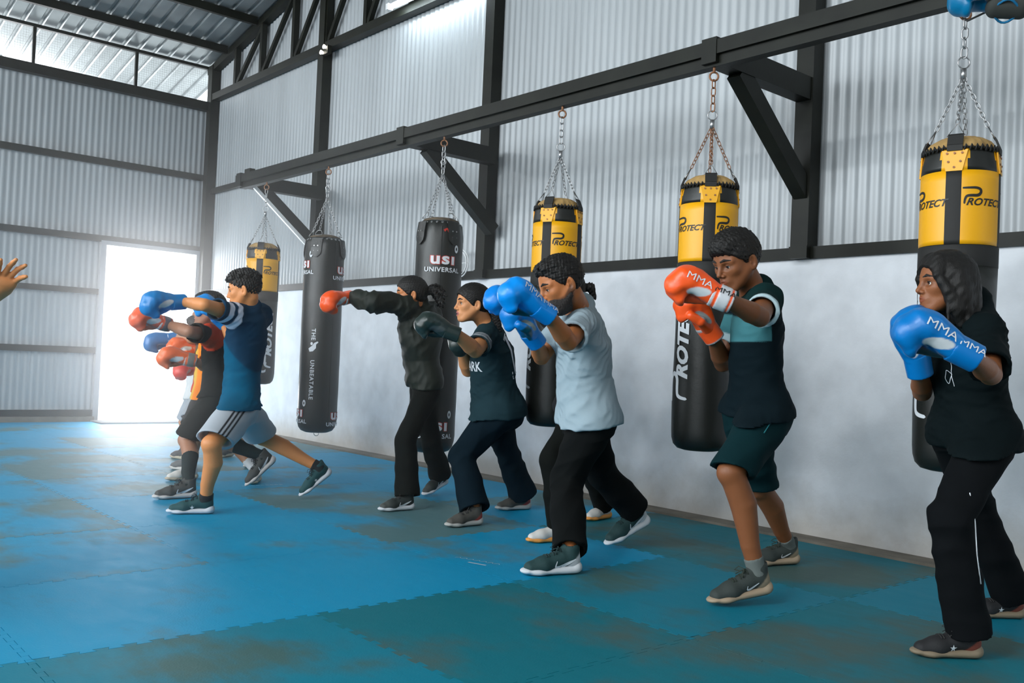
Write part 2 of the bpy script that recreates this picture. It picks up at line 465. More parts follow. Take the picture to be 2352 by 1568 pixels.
# ------------------------------------------------------------------ bag rig: one long beam on four brackets
XB = 4.178
rig = MB()
rig.box((XB - 0.045, -0.3, 2.745), (XB + 0.045, 9.30, 2.825))
rig.box((XB - 0.02, -0.3, 2.685), (XB + 0.045, 9.24, 2.745))
rr = empty('bag_beam', (XB, 4.5, 2.69), 'long dark steel beam on wall brackets carrying the row of punching bags', 'beam')
rig.build('beam', M['steel_dark'], rr)
for i, y in enumerate((0.04, 3.19, 6.23, 9.22)):
    mb = MB()
    mb.box((XB - 0.05, y - 0.05, 2.70), (5.10, y + 0.05, 2.84))
    mb.bar((XB + 0.22, y, 2.72), (5.13, y, 2.13), 0.09, 0.11)
    b = mb.build('bracket', M['steel_dark'], rr)
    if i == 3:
        mb = MB(); mb.bar((XB + 0.10, y - 0.075, 2.71), (5.03, y - 0.075, 2.08), 0.03, 0.035); o = mb.build('strip', M['steel_pale'], b); o['label'] = 'white strip imitating a bright reflection'  # white bar imitating a bright reflection along the brace
mb = MB(); mb.box((XB - 0.03, 9.0, 2.825), (XB + 0.03, 9.12, 2.87)); mb.build('end_block', M['steel_dark'], rr)

# ------------------------------------------------------------------ foam mats, 1 m interlocking squares
def mat_material(name, blue_bias, ca=(0.0, 0.275, 0.49), cb=(0.085, 0.185, 0.20)):
    m = mat(name, (0.1, 0.3, 0.4), rough=0.5, spec=0.22, bump=0.0007, bscale=140, bump2=0.002, b2scale=7)
    nt = m.node_tree; N = nt.nodes; L = nt.links; b = N['Principled BSDF']
    g = N.new('ShaderNodeNewGeometry')
    nz = N.new('ShaderNodeTexNoise'); nz.inputs['Scale'].default_value = 1.1; nz.inputs['Detail'].default_value = 6; nz.inputs['Roughness'].default_value = 0.5
    L.new(g.outputs['Position'], nz.inputs['Vector'])
    n2 = N.new('ShaderNodeTexNoise'); n2.inputs['Scale'].default_value = 14; n2.inputs['Detail'].default_value = 8; n2.inputs['Roughness'].default_value = 0.7
    mp = N.new('ShaderNodeMapping'); mp.inputs['Scale'].default_value = (1, 0.35, 1); L.new(g.outputs['Position'], mp.inputs['Vector']); L.new(mp.outputs['Vector'], n2.inputs['Vector'])
    ad = N.new('ShaderNodeMath'); ad.operation = 'MULTIPLY_ADD'; ad.inputs[1].default_value = 0.22; L.new(n2.outputs['Fac'], ad.inputs[0]); L.new(nz.outputs['Fac'], ad.inputs[2])
    mr = N.new('ShaderNodeMapRange'); mr.interpolation_type = 'SMOOTHSTEP'
    mr.inputs['From Min'].default_value = 0.56 + blue_bias; mr.inputs['From Max'].default_value = 0.74 + blue_bias
    L.new(ad.outputs[0], mr.inputs['Value'])
    mx = N.new('ShaderNodeMixRGB'); mx.inputs['Color1'].default_value = (*ca, 1); mx.inputs['Color2'].default_value = (*cb, 1)
    L.new(mr.outputs[0], mx.inputs['Fac']); L.new(mx.outputs[0], b.inputs['Base Color'])
    r2 = N.new('ShaderNodeMapRange'); r2.inputs['To Min'].default_value = 0.50; r2.inputs['To Max'].default_value = 0.72; L.new(n2.outputs['Fac'], r2.inputs['Value']); L.new(r2.outputs[0], b.inputs['Roughness'])
    return m
MATM = [mat_material('foam_mat_blue', 0.10), mat_material('foam_mat_mixed', 0.01), mat_material('foam_mat_grey', -0.10), mat_material('foam_mat_teal_shade', 0.05, (0.0, 0.185, 0.27), (0.05, 0.125, 0.12)), mat_material('foam_mat_teal_grey_shade', -0.03, (0.0, 0.150, 0.195), (0.060, 0.112, 0.102))]  # both teals carry the near corner's shade in their colour

M['chalk'] = mat('faded_print', (0.45, 0.55, 0.62), rough=0.7)
def edge(n_teeth, amp, w0, w1, dl=0.0):
    w0 += dl; w1 += dl
    """one jigsaw side from 0 to 1: list of (t, offset)"""
    pts = [(0.0, 0.0)]
    for i in range(n_teeth):
        c = (i + 0.5) / n_teeth
        pts += [(c - w0, 0.0), (c - w1, amp), (c + w1, amp), (c + w0, 0.0)]
    pts.append((1.0, 0.0))
    return pts
ET = {1: edge(11, 0.022, 0.018, 0.026, -0.0009), -1: edge(11, 0.022, 0.018, 0.026, 0.0009)}
xs_m = [-3.2, -2.2, -1.2, -0.2, 0.8, 1.8, 2.8, 3.88, 4.985]
ys_m = [0.12, 1.13, 2.14, 3.15, 4.15, 5.18, 6.25, 7.25, 8.25, 9.25, 10.25, 11.25, 12.4]
ORD = ['first', 'second', 'third', 'fourth', 'fifth', 'sixth', 'seventh', 'eighth', 'ninth', 'tenth', 'eleventh', 'twelfth']
# colour of each mat as the photograph shows it: 0 blue, 1 mixed, 2 grey-teal, then two teals with the near-corner shade painted in
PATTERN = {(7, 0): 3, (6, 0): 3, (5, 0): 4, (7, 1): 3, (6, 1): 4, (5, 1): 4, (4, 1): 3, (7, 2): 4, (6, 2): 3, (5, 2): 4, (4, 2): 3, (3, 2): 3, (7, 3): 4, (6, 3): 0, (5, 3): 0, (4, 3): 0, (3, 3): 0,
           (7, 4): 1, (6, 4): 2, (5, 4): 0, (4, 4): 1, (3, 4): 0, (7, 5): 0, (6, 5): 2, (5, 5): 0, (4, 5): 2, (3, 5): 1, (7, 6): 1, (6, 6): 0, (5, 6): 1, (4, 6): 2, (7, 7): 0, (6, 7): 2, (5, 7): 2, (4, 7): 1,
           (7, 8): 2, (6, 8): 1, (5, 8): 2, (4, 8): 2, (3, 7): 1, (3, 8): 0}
def mat_mesh(i, j):
    x0, x1, y0, y1 = xs_m[i], xs_m[i + 1], ys_m[j], ys_m[j + 1]
    g = 0.0012; P = []
    def seg(ax, ay, bx, by, teeth, sgn):
        nx, ny = (by - ay), -(bx - ax); l = math.hypot(nx, ny); nx /= l; ny /= l
        for t, o in (ET[sgn] if teeth else [(0, 0), (1, 0)])[:-1]:
            P.append((ax + (bx - ax) * t + nx * (o * sgn - g), ay + (by - ay) * t + ny * (o * sgn - g)))
    last_i = i == len(xs_m) - 2; last_j = j == len(ys_m) - 2
    seg(x0, y0, x1, y0, j > 0, -1)          # outward is -Y
    seg(x1, y0, x1, y1, not last_i, 1)
    seg(x1, y1, x0, y1, not last_j, 1)
    seg(x0, y1, x0, y0, i > 0, -1)
    n = len(P)
    V = [(a, b, 0.0) for a, b in P] + [(a, b, -0.02) for a, b in P]
    F = [tuple(range(n)), tuple(range(2 * n - 1, n - 1, -1))] + [(k, k + n, (k + 1) % n + n, (k + 1) % n) for k in range(n)]
    me = bpy.data.meshes.new('foam_mat'); me.from_pydata(V, [], F); me.update()
    return me
cname = ['blue', 'blotchy blue-grey', 'worn grey-teal', 'shade-darkened teal', 'patchy shade-darkened teal-grey']
rr_ = random.Random(3)
for i in range(len(xs_m) - 1):
    for j in range(len(ys_m) - 1):
        if i < 3 and j < 7: continue
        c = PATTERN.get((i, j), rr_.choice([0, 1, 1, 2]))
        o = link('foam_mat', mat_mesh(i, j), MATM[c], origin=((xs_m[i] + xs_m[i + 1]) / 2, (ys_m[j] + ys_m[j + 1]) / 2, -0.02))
        if (i, j) == (6, 3):
            for k_ in range(7):
                mapped('print', stroke_geo(curve2([(2.90 + k_ * 0.012, 3.70 - k_ * 0.036), (2.925 + k_ * 0.012, 3.69 - k_ * 0.036), (2.915 + k_ * 0.012, 3.675 - k_ * 0.036)], 8), [0.004] * 9), lambda u, v: (u, v, 0.001), M['chalk'], o)
            mapped('print', stroke_geo([(2.89, 3.58), (2.92, 3.48)], [0.014, 0.014]), lambda u, v: (u, v, 0.001), M['chalk'], o)
        if (i, j) == (6, 6):
            for k_ in range(9): mapped('print', stroke_geo([(3.02 + k_ * 0.035, 6.42 - k_ * 0.004), (3.04 + k_ * 0.035, 6.40 - k_ * 0.004)], [0.012, 0.008]), lambda u, v: (u, v, 0.001), M['chalk'], o)
        tag(o, '%s foam floor mat, %s from the right wall, %s from the far wall' % (cname[c], ORD[len(xs_m) - 2 - i], ORD[len(ys_m) - 2 - j]), 'mat', 'interlocking foam floor mats')
# ================================================================== punching bags
M['vinyl_yellow'] = mat('vinyl_yellow', (0.86, 0.41, 0.002), rough=0.42, bump=0.0012, bscale=14)
M['vinyl_black'] = mat('vinyl_black', (0.009, 0.010, 0.008), rough=0.42, bump=0.002, bscale=9, bump2=0.0004, b2scale=90)
M['leather_black'] = mat('leather_black', (0.011, 0.012, 0.010), rough=0.38, bump=0.0035, bscale=5, bump2=0.0005, b2scale=110, var=0.3, vscale=5, spec=0.5)
M['strap'] = mat('strap_webbing', (0.011, 0.011, 0.010), rough=0.7, bump=0.0005, bscale=150)
M['dust_tan'] = mat('dusty_cover', (0.42, 0.26, 0.09), rough=0.8, var=0.3, vscale=12, bump=0.004, bscale=14)
M['dust_grey'] = mat('dusty_black_cover', (0.13, 0.095, 0.06), rough=0.85, var=0.3, vscale=12, bump=0.005, bscale=14)

def chain(name, a, b, m, parent, link_l=0.030, r=0.0022, w=0.0085):
    a = Vector(a); b = Vector(b); d = b - a; L = d.length; d.normalize()
    n = max(2, round(L / (link_l - 2.6 * r))); st = L / n
    s0 = d.cross(Vector((0, 1, 0.1))).normalized(); s1 = d.cross(s0)
    mb = MB()
    for i in range(n):
        c = a + d * (st * (i + 0.5)); sd = s0 if i % 2 else s1
        h = link_l / 2 - w; P = []
        for k in range(7): t = math.pi * k / 6; P.append(c + d * (h + w * math.sin(t)) + sd * (w * math.cos(t)))
        for k in range(7): t = math.pi * k / 6; P.append(c - d * (h + w * math.sin(t)) - sd * (w * math.cos(t)))
        mb.tube(P, r, n=5, closed=True)
    return mb.build(name, m, parent, smooth=True)

def lathe(name, c, prof, m, parent, a0=0.0, n=64, mfn=None, squash=None, smooth=True):
    """prof: list of (r, z) absolute z; mfn(angle, z) -> material index"""
    V = []; F = []; MI = []
    for r, z in prof:
        for k in range(n):
            t = a0 + 2 * math.pi * k / n
            rr = r * (squash(t, z) if squash else 1.0)
            V.append((c[0] + rr * math.cos(t), c[1] + rr * math.sin(t), z))
    for i in range(len(prof) - 1):
        for k in range(n):
            F.append((i * n + k, i * n + (k + 1) % n, (i + 1) * n + (k + 1) % n, (i + 1) * n + k))
            t = 2 * math.pi * (k + 0.5) / n
            MI.append(mfn(t, (prof[i][1] + prof[i + 1][1]) / 2) if mfn else 0)
    F.append(tuple((len(prof) - 1) * n + k for k in range(n))); MI.append(MI[-1])
    F.append(tuple(reversed(range(n)))); MI.append(MI[0])
    me = bpy.data.meshes.new(name); me.from_pydata(V, [], F)
    me.polygons.foreach_set('material_index', MI)
    if smooth: me.polygons.foreach_set('use_smooth', [True] * len(F))
    me.update()
    return link(name, me, m, parent)

def cyl(c, rad, a_mid, z_mid, lift=0.0025, vert=0):
    """flat (u right, v up) seen from outside onto the bag side; vert=1 reads upwards, -1 reads downwards"""
    rf = rad if callable(rad) else (lambda z: rad)
    def fn(u, v):
        if vert == 1: u, v = -v, u
        elif vert == -1: u, v = v, -u
        z = z_mid + v; r = rf(z) + lift
        t = a_mid + u / r
        return (c[0] + r * math.cos(t), c[1] + r * math.sin(t), z)
    return fn

def big_p(h):
    """swept letter P with a long tail, height about h, centred on its bowl"""
    P = curve2([(-0.62, 0.98), (-0.1, 1.0), (0.45, 1.0), (0.78, 0.86), (0.80, 0.58), (0.55, 0.38), (0.05, 0.36), (-0.28, 0.30), (-0.42, 0.05), (-0.48, -0.35)], 36)
    W = [0.14 + 0.10 * math.sin(math.pi * min(1, i / (len(P) - 1))) for i in range(len(P))]; W[-1] = 0.03
    return stroke_geo([(x * h, y * h) for x, y in P], [w * h for w in W])

def hook(c, z_top, parent, m):
    mb = MB(); x, y = c
    mb.tube([(x, y, z_top + 0.02), (x, y, z_top - 0.03)], 0.008, n=8)
    mb.ring((x, y, z_top - 0.05), 0.024, 0.0055, axis=(0.66, 0.75, 0), n=18)
    return mb.build('hook', m, parent, smooth=True)

def bag_root(name, c, z, label, cat='punching bag', group='punching bags hung from the long beam'):
    return empty(name, (c[0], c[1], z), label, cat, group)

def yellow_bag(y, label, rot, z0=0.57, zt=2.035, beam=2.69, rusty=False, x=XB, side=0, graffiti=False):
    c = (x, y); root = bag_root('punching_bag', c, z0, label)
    va = math.atan2(-c[1], -c[0]); a0 = va + rot          # the angle that faces the camera side, plus the bag's own turn
    rad = 0.160
    zy0, zy1, zb1 = 1.585, 1.905, 2.005
    def sq(t, z): return 1.0 + 0.006 * math.sin(4 * (t - a0) + math.pi)
    prof = [(0.02, z0), (0.09, z0 + 0.003), (0.125, z0 + 0.012), (0.147, z0 + 0.035), (0.157, z0 + 0.07)] + [(0.160 + 0.0025 * math.sin(z * 9), z) for z in np.linspace(z0 + 0.11, 1.50, 12)]
    lathe('lower_cover', c, prof, M['vinyl_black'], root, a0)
    lathe('band', c, [(rad - 0.001, 1.49), (rad + 0.003, 1.495), (rad + 0.003, zy0 - 0.004), (rad - 0.001, zy0)], M['strap'], root, a0)
    sw = 0.20   # half angle of a black stripe
    def mf(t, z):
        q = (t + math.pi / 4) % (math.pi / 2) - math.pi / 4
        return 1 if abs(q) < sw else 0
    prof = [(rad + 0.001, zy0)] + [(rad + 0.002 - 0.008 * max(0, (z - 1.8)) , z) for z in np.linspace(zy0 + 0.02, zy1, 8)]
    lathe('yellow_cover', c, prof, [M['vinyl_yellow'], M['strap']], root, a0, n=96, mfn=mf)
    def mf2(t, z):
        q = (t + math.pi / 4) % (math.pi / 2) - math.pi / 4
        w = 0.24 + 0.9 * (z - zy1) if z > zy1 else 0.24
        return 0 if abs(q) < w + 0.08 else 1
    prof = [(rad + 0.0012, zy1), (rad, zy1 + 0.02), (rad - 0.003, zy1 + 0.05), (rad - 0.008, zy1 + 0.08), (rad - 0.012, zb1 - 0.002)]
    lathe('collar', c, prof, [M['vinyl_yellow'], M['vinyl_black']], root, a0, n=96, mfn=mf2)
    # gathered dusty top, lacing
    def pl(t, z): return 1.0 + 0.02 * math.sin(23 * t) + 0.014 * math.sin(11 * t + 1)
    lathe('top_cover', c, [(rad - 0.010, zb1 - 0.004), (rad - 0.013, zb1 + 0.012), (rad - 0.034, zb1 + 0.04), (rad - 0.07, zb1 + 0.062), (0.03, zb1 + 0.07)], M['dust_tan'], root, a0, n=92, squash=pl)
    mb = MB(); n = 44
    for k in range(n):
        t = a0 + 2 * math.pi * k / n; q = (k * 2 * math.pi / n + math.pi / 4) % (math.pi / 2) - math.pi / 4
        if abs(q) < 0.26: continue
        r = rad - 0.006
        p = lambda dt, dz, dr=0: (c[0] + (r + dr) * math.cos(t + dt), c[1] + (r + dr) * math.sin(t + dt), zb1 + dz)
        mb.tube([p(-0.05, -0.014, 0.004), p(0.0, 0.012, 0.003), p(0.05, -0.006, 0.004)], 0.0045, n=5)
    mb.ring((c[0], c[1], zb1), rad - 0.007, 0.004, axis=(0, 0, 1), n=48, up=(1, 0, 0))
    mb.build('lacing', M['strap'], root, smooth=True)
    apex = Vector((c[0], c[1], zb1 + 0.35)); cm = M['rust'] if rusty else M['chain']
    for k in range(4):
        t = a0 + k * math.pi / 2; ct, st = math.cos(t), math.sin(t); tx = Vector((-st, ct, 0)); er = Vector((ct, st, 0)); cc = Vector((c[0], c[1], 0))
        # yellow tab plate with rivets, webbing loop, wire triangle
        mb = MB()
        P = [cc + er * (rad + 0.004) + tx * u + Vector((0, 0, z)) for u, z in ((-0.033, zy1 - 0.004), (0.033, zy1 - 0.004))] + [cc + er * (rad - 0.006) + tx * u + Vector((0, 0, z)) for u, z in ((0.052, zb1 - 0.012), (-0.052, zb1 - 0.012))]
        mb.add([p for p in P] + [p - er * 0.006 for p in P], [(0, 1, 2, 3), (7, 6, 5, 4), (0, 4, 5, 1), (1, 5, 6, 2), (2, 6, 7, 3), (3, 7, 4, 0)])
        tab = mb.build('tab', M['vinyl_yellow'], root)
        mb = MB()
        for u, dz in ((-0.024, 0.025), (0.024, 0.025), (-0.03, 0.062), (0.0, 0.062), (0.03, 0.062), (0, -0.0)):
            f = (dz) / 0.1
            p = cc + er * (rad + 0.003 - 0.009 * f) + tx * u + Vector((0, 0, zy1 + 0.012 + dz)); mb.disc(p, 0.005, er, 0.003, n=8)
        mb.build('rivet', M['rust'], tab)
        mb = MB()
        q = [(rad - 0.004, zb1 - 0.015), (rad - 0.004, zb1 + 0.01), (rad - 0.022, zb1 + 0.055), (rad - 0.028, zb1 + 0.06)]
        for (r1, z1), (r2, z2) in zip(q[:-1], q[1:]):
            mb.bar(cc + er * r1 + Vector((0, 0, z1)), cc + er * r2 + Vector((0, 0, z2)), 0.062, 0.008, side=tx)
        mb.build('strap', M['strap'], root)
        pt = cc + er * (rad - 0.055) + Vector((0, 0, zb1 + 0.115))
        mb = MB(); mb.tube([cc + er * (rad - 0.024) - tx * 0.034 + Vector((0, 0, zb1 + 0.055)), pt, cc + er * (rad - 0.024) + tx * 0.034 + Vector((0, 0, zb1 + 0.055))], 0.0032, n=6, closed=True)
        mb.build('triangle_ring', M['chain'], root, smooth=True)
        chain('chain', pt, apex, cm, root)
        # the maker's word on the panels and down the side
        ap = a0 + (k + 0.5) * math.pi / 2
        d = (c, rad + 0.001)
        mapped('logo', text_geo('ROTECT', 0.043, bold=0.028, shear=0.35, step=0.012, xs=1.08), cyl(c, rad + 0.001, ap + 0.07, 1.765), M['black_print'], root)
        mapped('logo', big_p(0.052), cyl(c, rad + 0.001, ap - 0.36, 1.775), M['black_print'], root)
        if k % 2 == side: continue
        lg = mapped('logo', text_geo('ROTECT', 0.112, bold=0.05, shear=0.3, step=0.02, xs=1.06), cyl(c, rad + 0.001, ap, 1.17, vert=1), M['white_print'], root)
        mapped('logo', big_p(0.105), cyl(c, rad + 0.001, ap + 0.02, 0.885, vert=1), M['white_print'], root)
    if graffiti:
        for tx_, zz in (('AP', 0.965), ('C', 0.83)): mapped('print', text_geo(tx_, 0.15, bold=0.03, step=0.02, shear=0.1, xs=0.8), cyl(c, rad + 0.003, va + R(12), zz), M['white_print'], root)
    # swivel, ring and upper links to the beam
    mb = MB(); mb.tube([apex + Vector((0, 0, -0.012)), apex + Vector((0, 0, 0.035))], 0.013, n=12); mb.build('swivel', M['chain'], root, smooth=True)
    top = beam - 0.075
    mb = MB(); mb.ring(apex + Vector((0, 0, 0.062)), 0.026, 0.0032, axis=(0.66, 0.75, 0), n=20); mb.build('ring', M['chain'], root, smooth=True)
    chain('chain', apex + Vector((0, 0, 0.085)), (c[0], c[1], top), cm, root, link_l=0.05, r=0.0035, w=0.013)
    hook(c, beam - 0.005, root, M['rust'])
    return root

def usi(c, rad, a, z, s, root):
    """three-letter mark, white on red outline, dotted ring above the i, the long word below"""
    mapped('logo', text_geo('us\u0131', 0.085 * s, bold=0.062, step=0.015, xs=1.35, spacing=1.12), cyl(c, rad, a, z, lift=0.0018), M['red_print'], root)
    mapped('logo', text_geo('us\u0131', 0.085 * s, bold=0.030, step=0.015, xs=1.35, spacing=1.12), cyl(c, rad, a, z, lift=0.0032), M['white_print'], root)
    V, F = [], []
    for k in range(20):
        t = 2 * math.pi * k / 20; V += [(0.079 * s + 0.0125 * s * math.cos(t), 0.058 * s + 0.021 * s * math.sin(t)), (0.079 * s + 0.005 * s * math.cos(t), 0.058 * s + 0.009 * s * math.sin(t))]
    for k in range(20): j = (k + 1) % 20; F.append((2 * k, 2 * j, 2 * j + 1, 2 * k + 1))
    mapped('logo', (V, F), cyl(c, rad, a, z, lift=0.0032), M['white_print'], root)
    mapped('logo', text_geo('UNIVERSAL', 0.034 * s, bold=0.022, step=0.015, spacing=1.08, xs=1.12), cyl(c, rad, a, z - 0.058 * s, lift=0.0032), M['white_print'], root)

def black_bag(y, label, rot, marks, z0=0.285, x=XB, R0=0.176, beam=2.69):
    c = (x, y); root = bag_root('punching_bag', c, z0, label)
    va = math.atan2(-c[1], -c[0]); a0 = va + rot; zt = 2.02
    def sq(t, z):
        f = max(0.0, min(1.0, (z - 1.8) / 0.2))
        return 1.0 + 0.008 * math.sin(3 * t + z * 4) + f * 0.025 * math.sin(9 * t) + 0.004 * math.sin(z * 22 + t * 2)
    prof = [(0.02, z0), (0.10, z0 + 0.004), (0.14, z0 + 0.02), (0.162, z0 + 0.05), (0.172, z0 + 0.09)] + [(R0, z) for z in np.linspace(z0 + 0.13, 1.86, 22)] + [(R0 - 0.002, 1.92), (R0 - 0.008, 1.97), (R0 - 0.020, 2.01), (R0 - 0.034, 2.03)]
    lathe('cover', c, prof, M['leather_black'], root, a0, n=96, squash=sq)
    lathe('top_cover', c, [(R0 - 0.035, 2.028), (R0 - 0.05, 2.045), (R0 - 0.09, 2.058), (0.03, 2.062)], M['dust_grey'], root, a0, n=60, squash=lambda t, z: 1 + 0.02 * math.sin(14 * t))
    mb = MB()
    for k in range(24):
        t = a0 + 2 * math.pi * k / 24; r = R0 - 0.018
        p = Vector((c[0] + r * math.cos(t), c[1] + r * math.sin(t), 2.012)); mb.ring(p, 0.0065, 0.0022, axis=(math.cos(t), math.sin(t), 0.7), n=10, m=5)
    mb.build('eyelet_row', M['chain'], root, smooth=True)
    mb = MB(); mb.bar((c[0] + R0 * math.cos(a0 + 0.25), c[1] + R0 * math.sin(a0 + 0.25), z0 + 0.1), (c[0] + R0 * math.cos(a0 + 0.25), c[1] + R0 * math.sin(a0 + 0.25), 1.98), 0.004, 0.006); mb.build('seam', M['vinyl_black'], root)
    apex = Vector((c[0], c[1], 2.40))
    for k in range(4):
        t = a0 + math.pi / 4 + k * math.pi / 2; er = Vector((math.cos(t), math.sin(t), 0)); tx = Vector((-er.y, er.x, 0)); cc = Vector((c[0], c[1], 0))
        V = []; F = []
        for iu in range(7):
            for iv in range(7):
                u = (iu / 6 - 0.5) * 0.10; v = iv / 6
                lim = 1.0
                w = 1.0 if v > 0.35 else math.sqrt(max(0.02, 1 - ((0.35 - v) / 0.36) ** 2))
                V.append((u * w, -0.10 + v * 0.17))
        for iu in range(6):
            for iv in range(6): i = iu * 7 + iv; F.append((i, i + 7, i + 8, i + 1))
        def rf(z): return R0 * 1.012 - (0.0 if z < 1.92 else (z - 1.92) * 0.16)
        fl = mapped('leather_flap', (V, F), cyl(c, rf, t, 1.945, lift=0.006), M['leather_black'], root)
        md = fl.modifiers.new('thick', 'SOLIDIFY'); md.thickness = 0.006; md.offset = 1
        mb = MB()
        for u in (-0.017, 0.017):
            for dz in (-0.02, 0.025): mb.disc(cc + er * (R0 + 0.009) + tx * u + Vector((0, 0, 1.92 + dz)), 0.005, er, 0.004, n=8)
        mb.build('rivet', M['chain'], fl)
        ct = cc + er * (R0 - 0.030) + Vector((0, 0, 2.045))
        mb = MB(); mb.tube([ct - tx * 0.032, ct - tx * 0.030 + Vector((0, 0, 0.02)) - er * 0.01, ct - tx * 0.014 + Vector((0, 0, 0.042)) - er * 0.02, ct + tx * 0.014 + Vector((0, 0, 0.042)) - er * 0.02, ct + tx * 0.030 + Vector((0, 0, 0.02)) - er * 0.01, ct + tx * 0.032], 0.0035, n=6, closed=True)
        mb.build('shackle', M['chain'], root, smooth=True)
        chain('chain', ct + Vector((0, 0, 0.042)) - er * 0.02, apex, M['chain'], root)
    chain('chain', apex, (c[0], c[1], beam - 0.075), M['chain'], root, link_l=0.055, r=0.004, w=0.015)
    mb = MB(); mb.ring(apex + Vector((0, 0, 0.09)), 0.018, 0.005, axis=(0.66, 0.75, 0), n=16); mb.build('swivel', M['chain'], root, smooth=True)
    hook(c, beam - 0.005, root, M['rust'])
    mb = MB(); mb.ring((c[0], c[1], z0 - 0.008), 0.022, 0.0028, axis=(0.66, 0.75, 0), n=18); mb.build('bottom_ring', M['chain'], root, smooth=True)
    for kind, a, z, s in marks:
        a = va + a
        rad = R0 * 1.009
        if kind == 'usi': usi(c, rad, a, z, s, root)
        elif kind == 'word':
            mapped('logo', text_geo('THE', 0.052, bold=0.02, step=0.02, spacing=1.15), cyl(c, rad, a, z + 0.30, vert=-1), M['white_print'], root)
            mapped('logo', text_geo('UNBEATABLE', 0.052, bold=0.02, step=0.02, spacing=1.15), cyl(c, rad, a, z - 0.10, vert=-1), M['white_print'], root)
            # small figure of a boxer with a raised fist, between the two words
            V, F = stroke_geo([(-0.035, -0.03), (-0.01, -0.02), (0.012, 0.0), (0.02, 0.028), (0.045, 0.045)], [0.03, 0.045, 0.04, 0.022, 0.012])
            mapped('logo', (V, F), cyl(c, rad, a, z + 0.19), M['white_print'], root)
            V = [(0.012 * math.cos(k * 0.628) - 0.012, 0.014 * math.sin(k * 0.628) + 0.028) for k in range(10)]
            mapped('logo', (V, [tuple(range(10))]), cyl(c, rad, a, z + 0.19), M['white_print'], root)
        elif kind == 'patch':
            V, F = stroke_geo([(-0.03, -0.005), (-0.01, 0.012), (0.005, -0.008), (0.035, -0.004)], [0.02, 0.012, 0.02, 0.026])
            mapped('logo', (V, F), cyl(c, rad, a, z), M['red_print'], root)
    return root

yellow_bag(8.655, 'farthest punching bag, yellow over black, beside the leftmost wall bracket', R(-11), z0=0.66, side=1, graffiti=True)
black_bag(7.43, 'long black leather punching bag with THE UNBEATABLE down its side, struck by an orange glove', R(20), [('usi', R(-76), 1.79, 1.4), ('usi', R(72), 1.75, 1.4), ('usi', R(-76), 0.47, 1.4), ('usi', R(72), 0.45, 1.4), ('word', R(-21), 0.86, 1.0)])
black_bag(5.69, 'wide black leather punching bag with a white and red logo, second bracket from the left', R(-10), [('usi', R(9), 1.735, 1.4), ('usi', R(9), 0.50, 1.4), ('patch', R(19), 1.95, 1.0)])
yellow_bag(4.40, 'yellow and black punching bag behind the man in the pale grey-blue shirt', R(-25), z0=0.585)
yellow_bag(3.185, 'yellow and black punching bag on rusty chains behind the young man in orange gloves', R(2), rusty=True, z0=0.55)
yellow_bag(1.815, 'nearest yellow and black punching bag, behind the woman at the right edge', R(-9), z0=0.595)
# ================================================================== soft forms: blended solids meshed with surface nets
def V3(a): return np.array(a, dtype=np.float64)
def unit(a): a = V3(a); return a / (np.linalg.norm(a) + 1e-12)

class Frame:
    """local axes x (forward), y (left), z (up) at o; l is a uniform scale"""
    def __init__(s, o, x, z, l=1.0):
        s.o = V3(o); s.x = unit(x); z = V3(z); s.z = unit(z - s.x * z.dot(s.x)); s.y = np.cross(s.z, s.x); s.l = l
        s.m = np.stack([s.x, s.y, s.z], 1)
    def p(s, a): return s.o + s.m @ (V3(a) * s.l)
    def d(s, a): return s.m @ V3(a)
    def loc(s, P): return ((P - s.o) @ s.m) / s.l

def cap(a, b, ra, rb, k=0.01, op='u', flat=None, clip=None):
    a = V3(a); b = V3(b); r = max(ra, rb) * (max(1.0, flat[1]) if flat else 1)
    return dict(t='c', a=a, b=b, ra=ra, rb=rb, k=k, op=op, flat=flat, clip=clip, lo=np.minimum(a, b) - r, hi=np.maximum(a, b) + r)
def chainp(pts, rs, k=0.01, op='u', flat=None):
    return [cap(pts[i], pts[i + 1], rs[i], rs[i + 1], k if i == 0 else 0.004, op, flat) for i in range(len(pts) - 1)]
def ell(c, rad, fr=None, k=0.01, op='u', clip=None):
    """ellipsoid; with a frame the centre and radii are local"""
    rad = V3(rad)
    if fr is not None: c = fr.p(c); m = fr.m; rad = rad * fr.l
    else: c = V3(c); m = np.eye(3)
    e = np.sqrt(((m * rad) ** 2).sum(1))
    return dict(t='e', c=c, r=rad, m=m, k=k, op=op, clip=clip, lo=c - e, hi=c + e)
def sph(c, r, k=0.01, op='u', clip=None): return ell(c, (r, r, r), None, k, op, clip)
def loft(st, k=0.01, op='u', top=0.03):
    """st: list of (centre, forward, left, half depth, half width), bottom to top"""
    c = np.array([V3(q[0]) for q in st]); f = np.array([unit(q[1]) for q in st]); l = np.array([unit(q[2]) for q in st])
    r = np.array([(q[3], q[4]) for q in st]); m = r.max()
    return dict(t='l', c=c, f=f, l=l, r=r, k=k, op=op, top=top, clip=None, lo=c.min(0) - m, hi=c.max(0) + m)
def rbox(c, half, fr, rad=0.005, k=0.005, op='u'):
    c = fr.p(c); half = V3(half) * fr.l; e = (np.abs(fr.m) * half).sum(1)
    return dict(t='b', c=c, h=half, m=fr.m, rad=rad, k=k, op=op, clip=None, lo=c - e, hi=c + e)

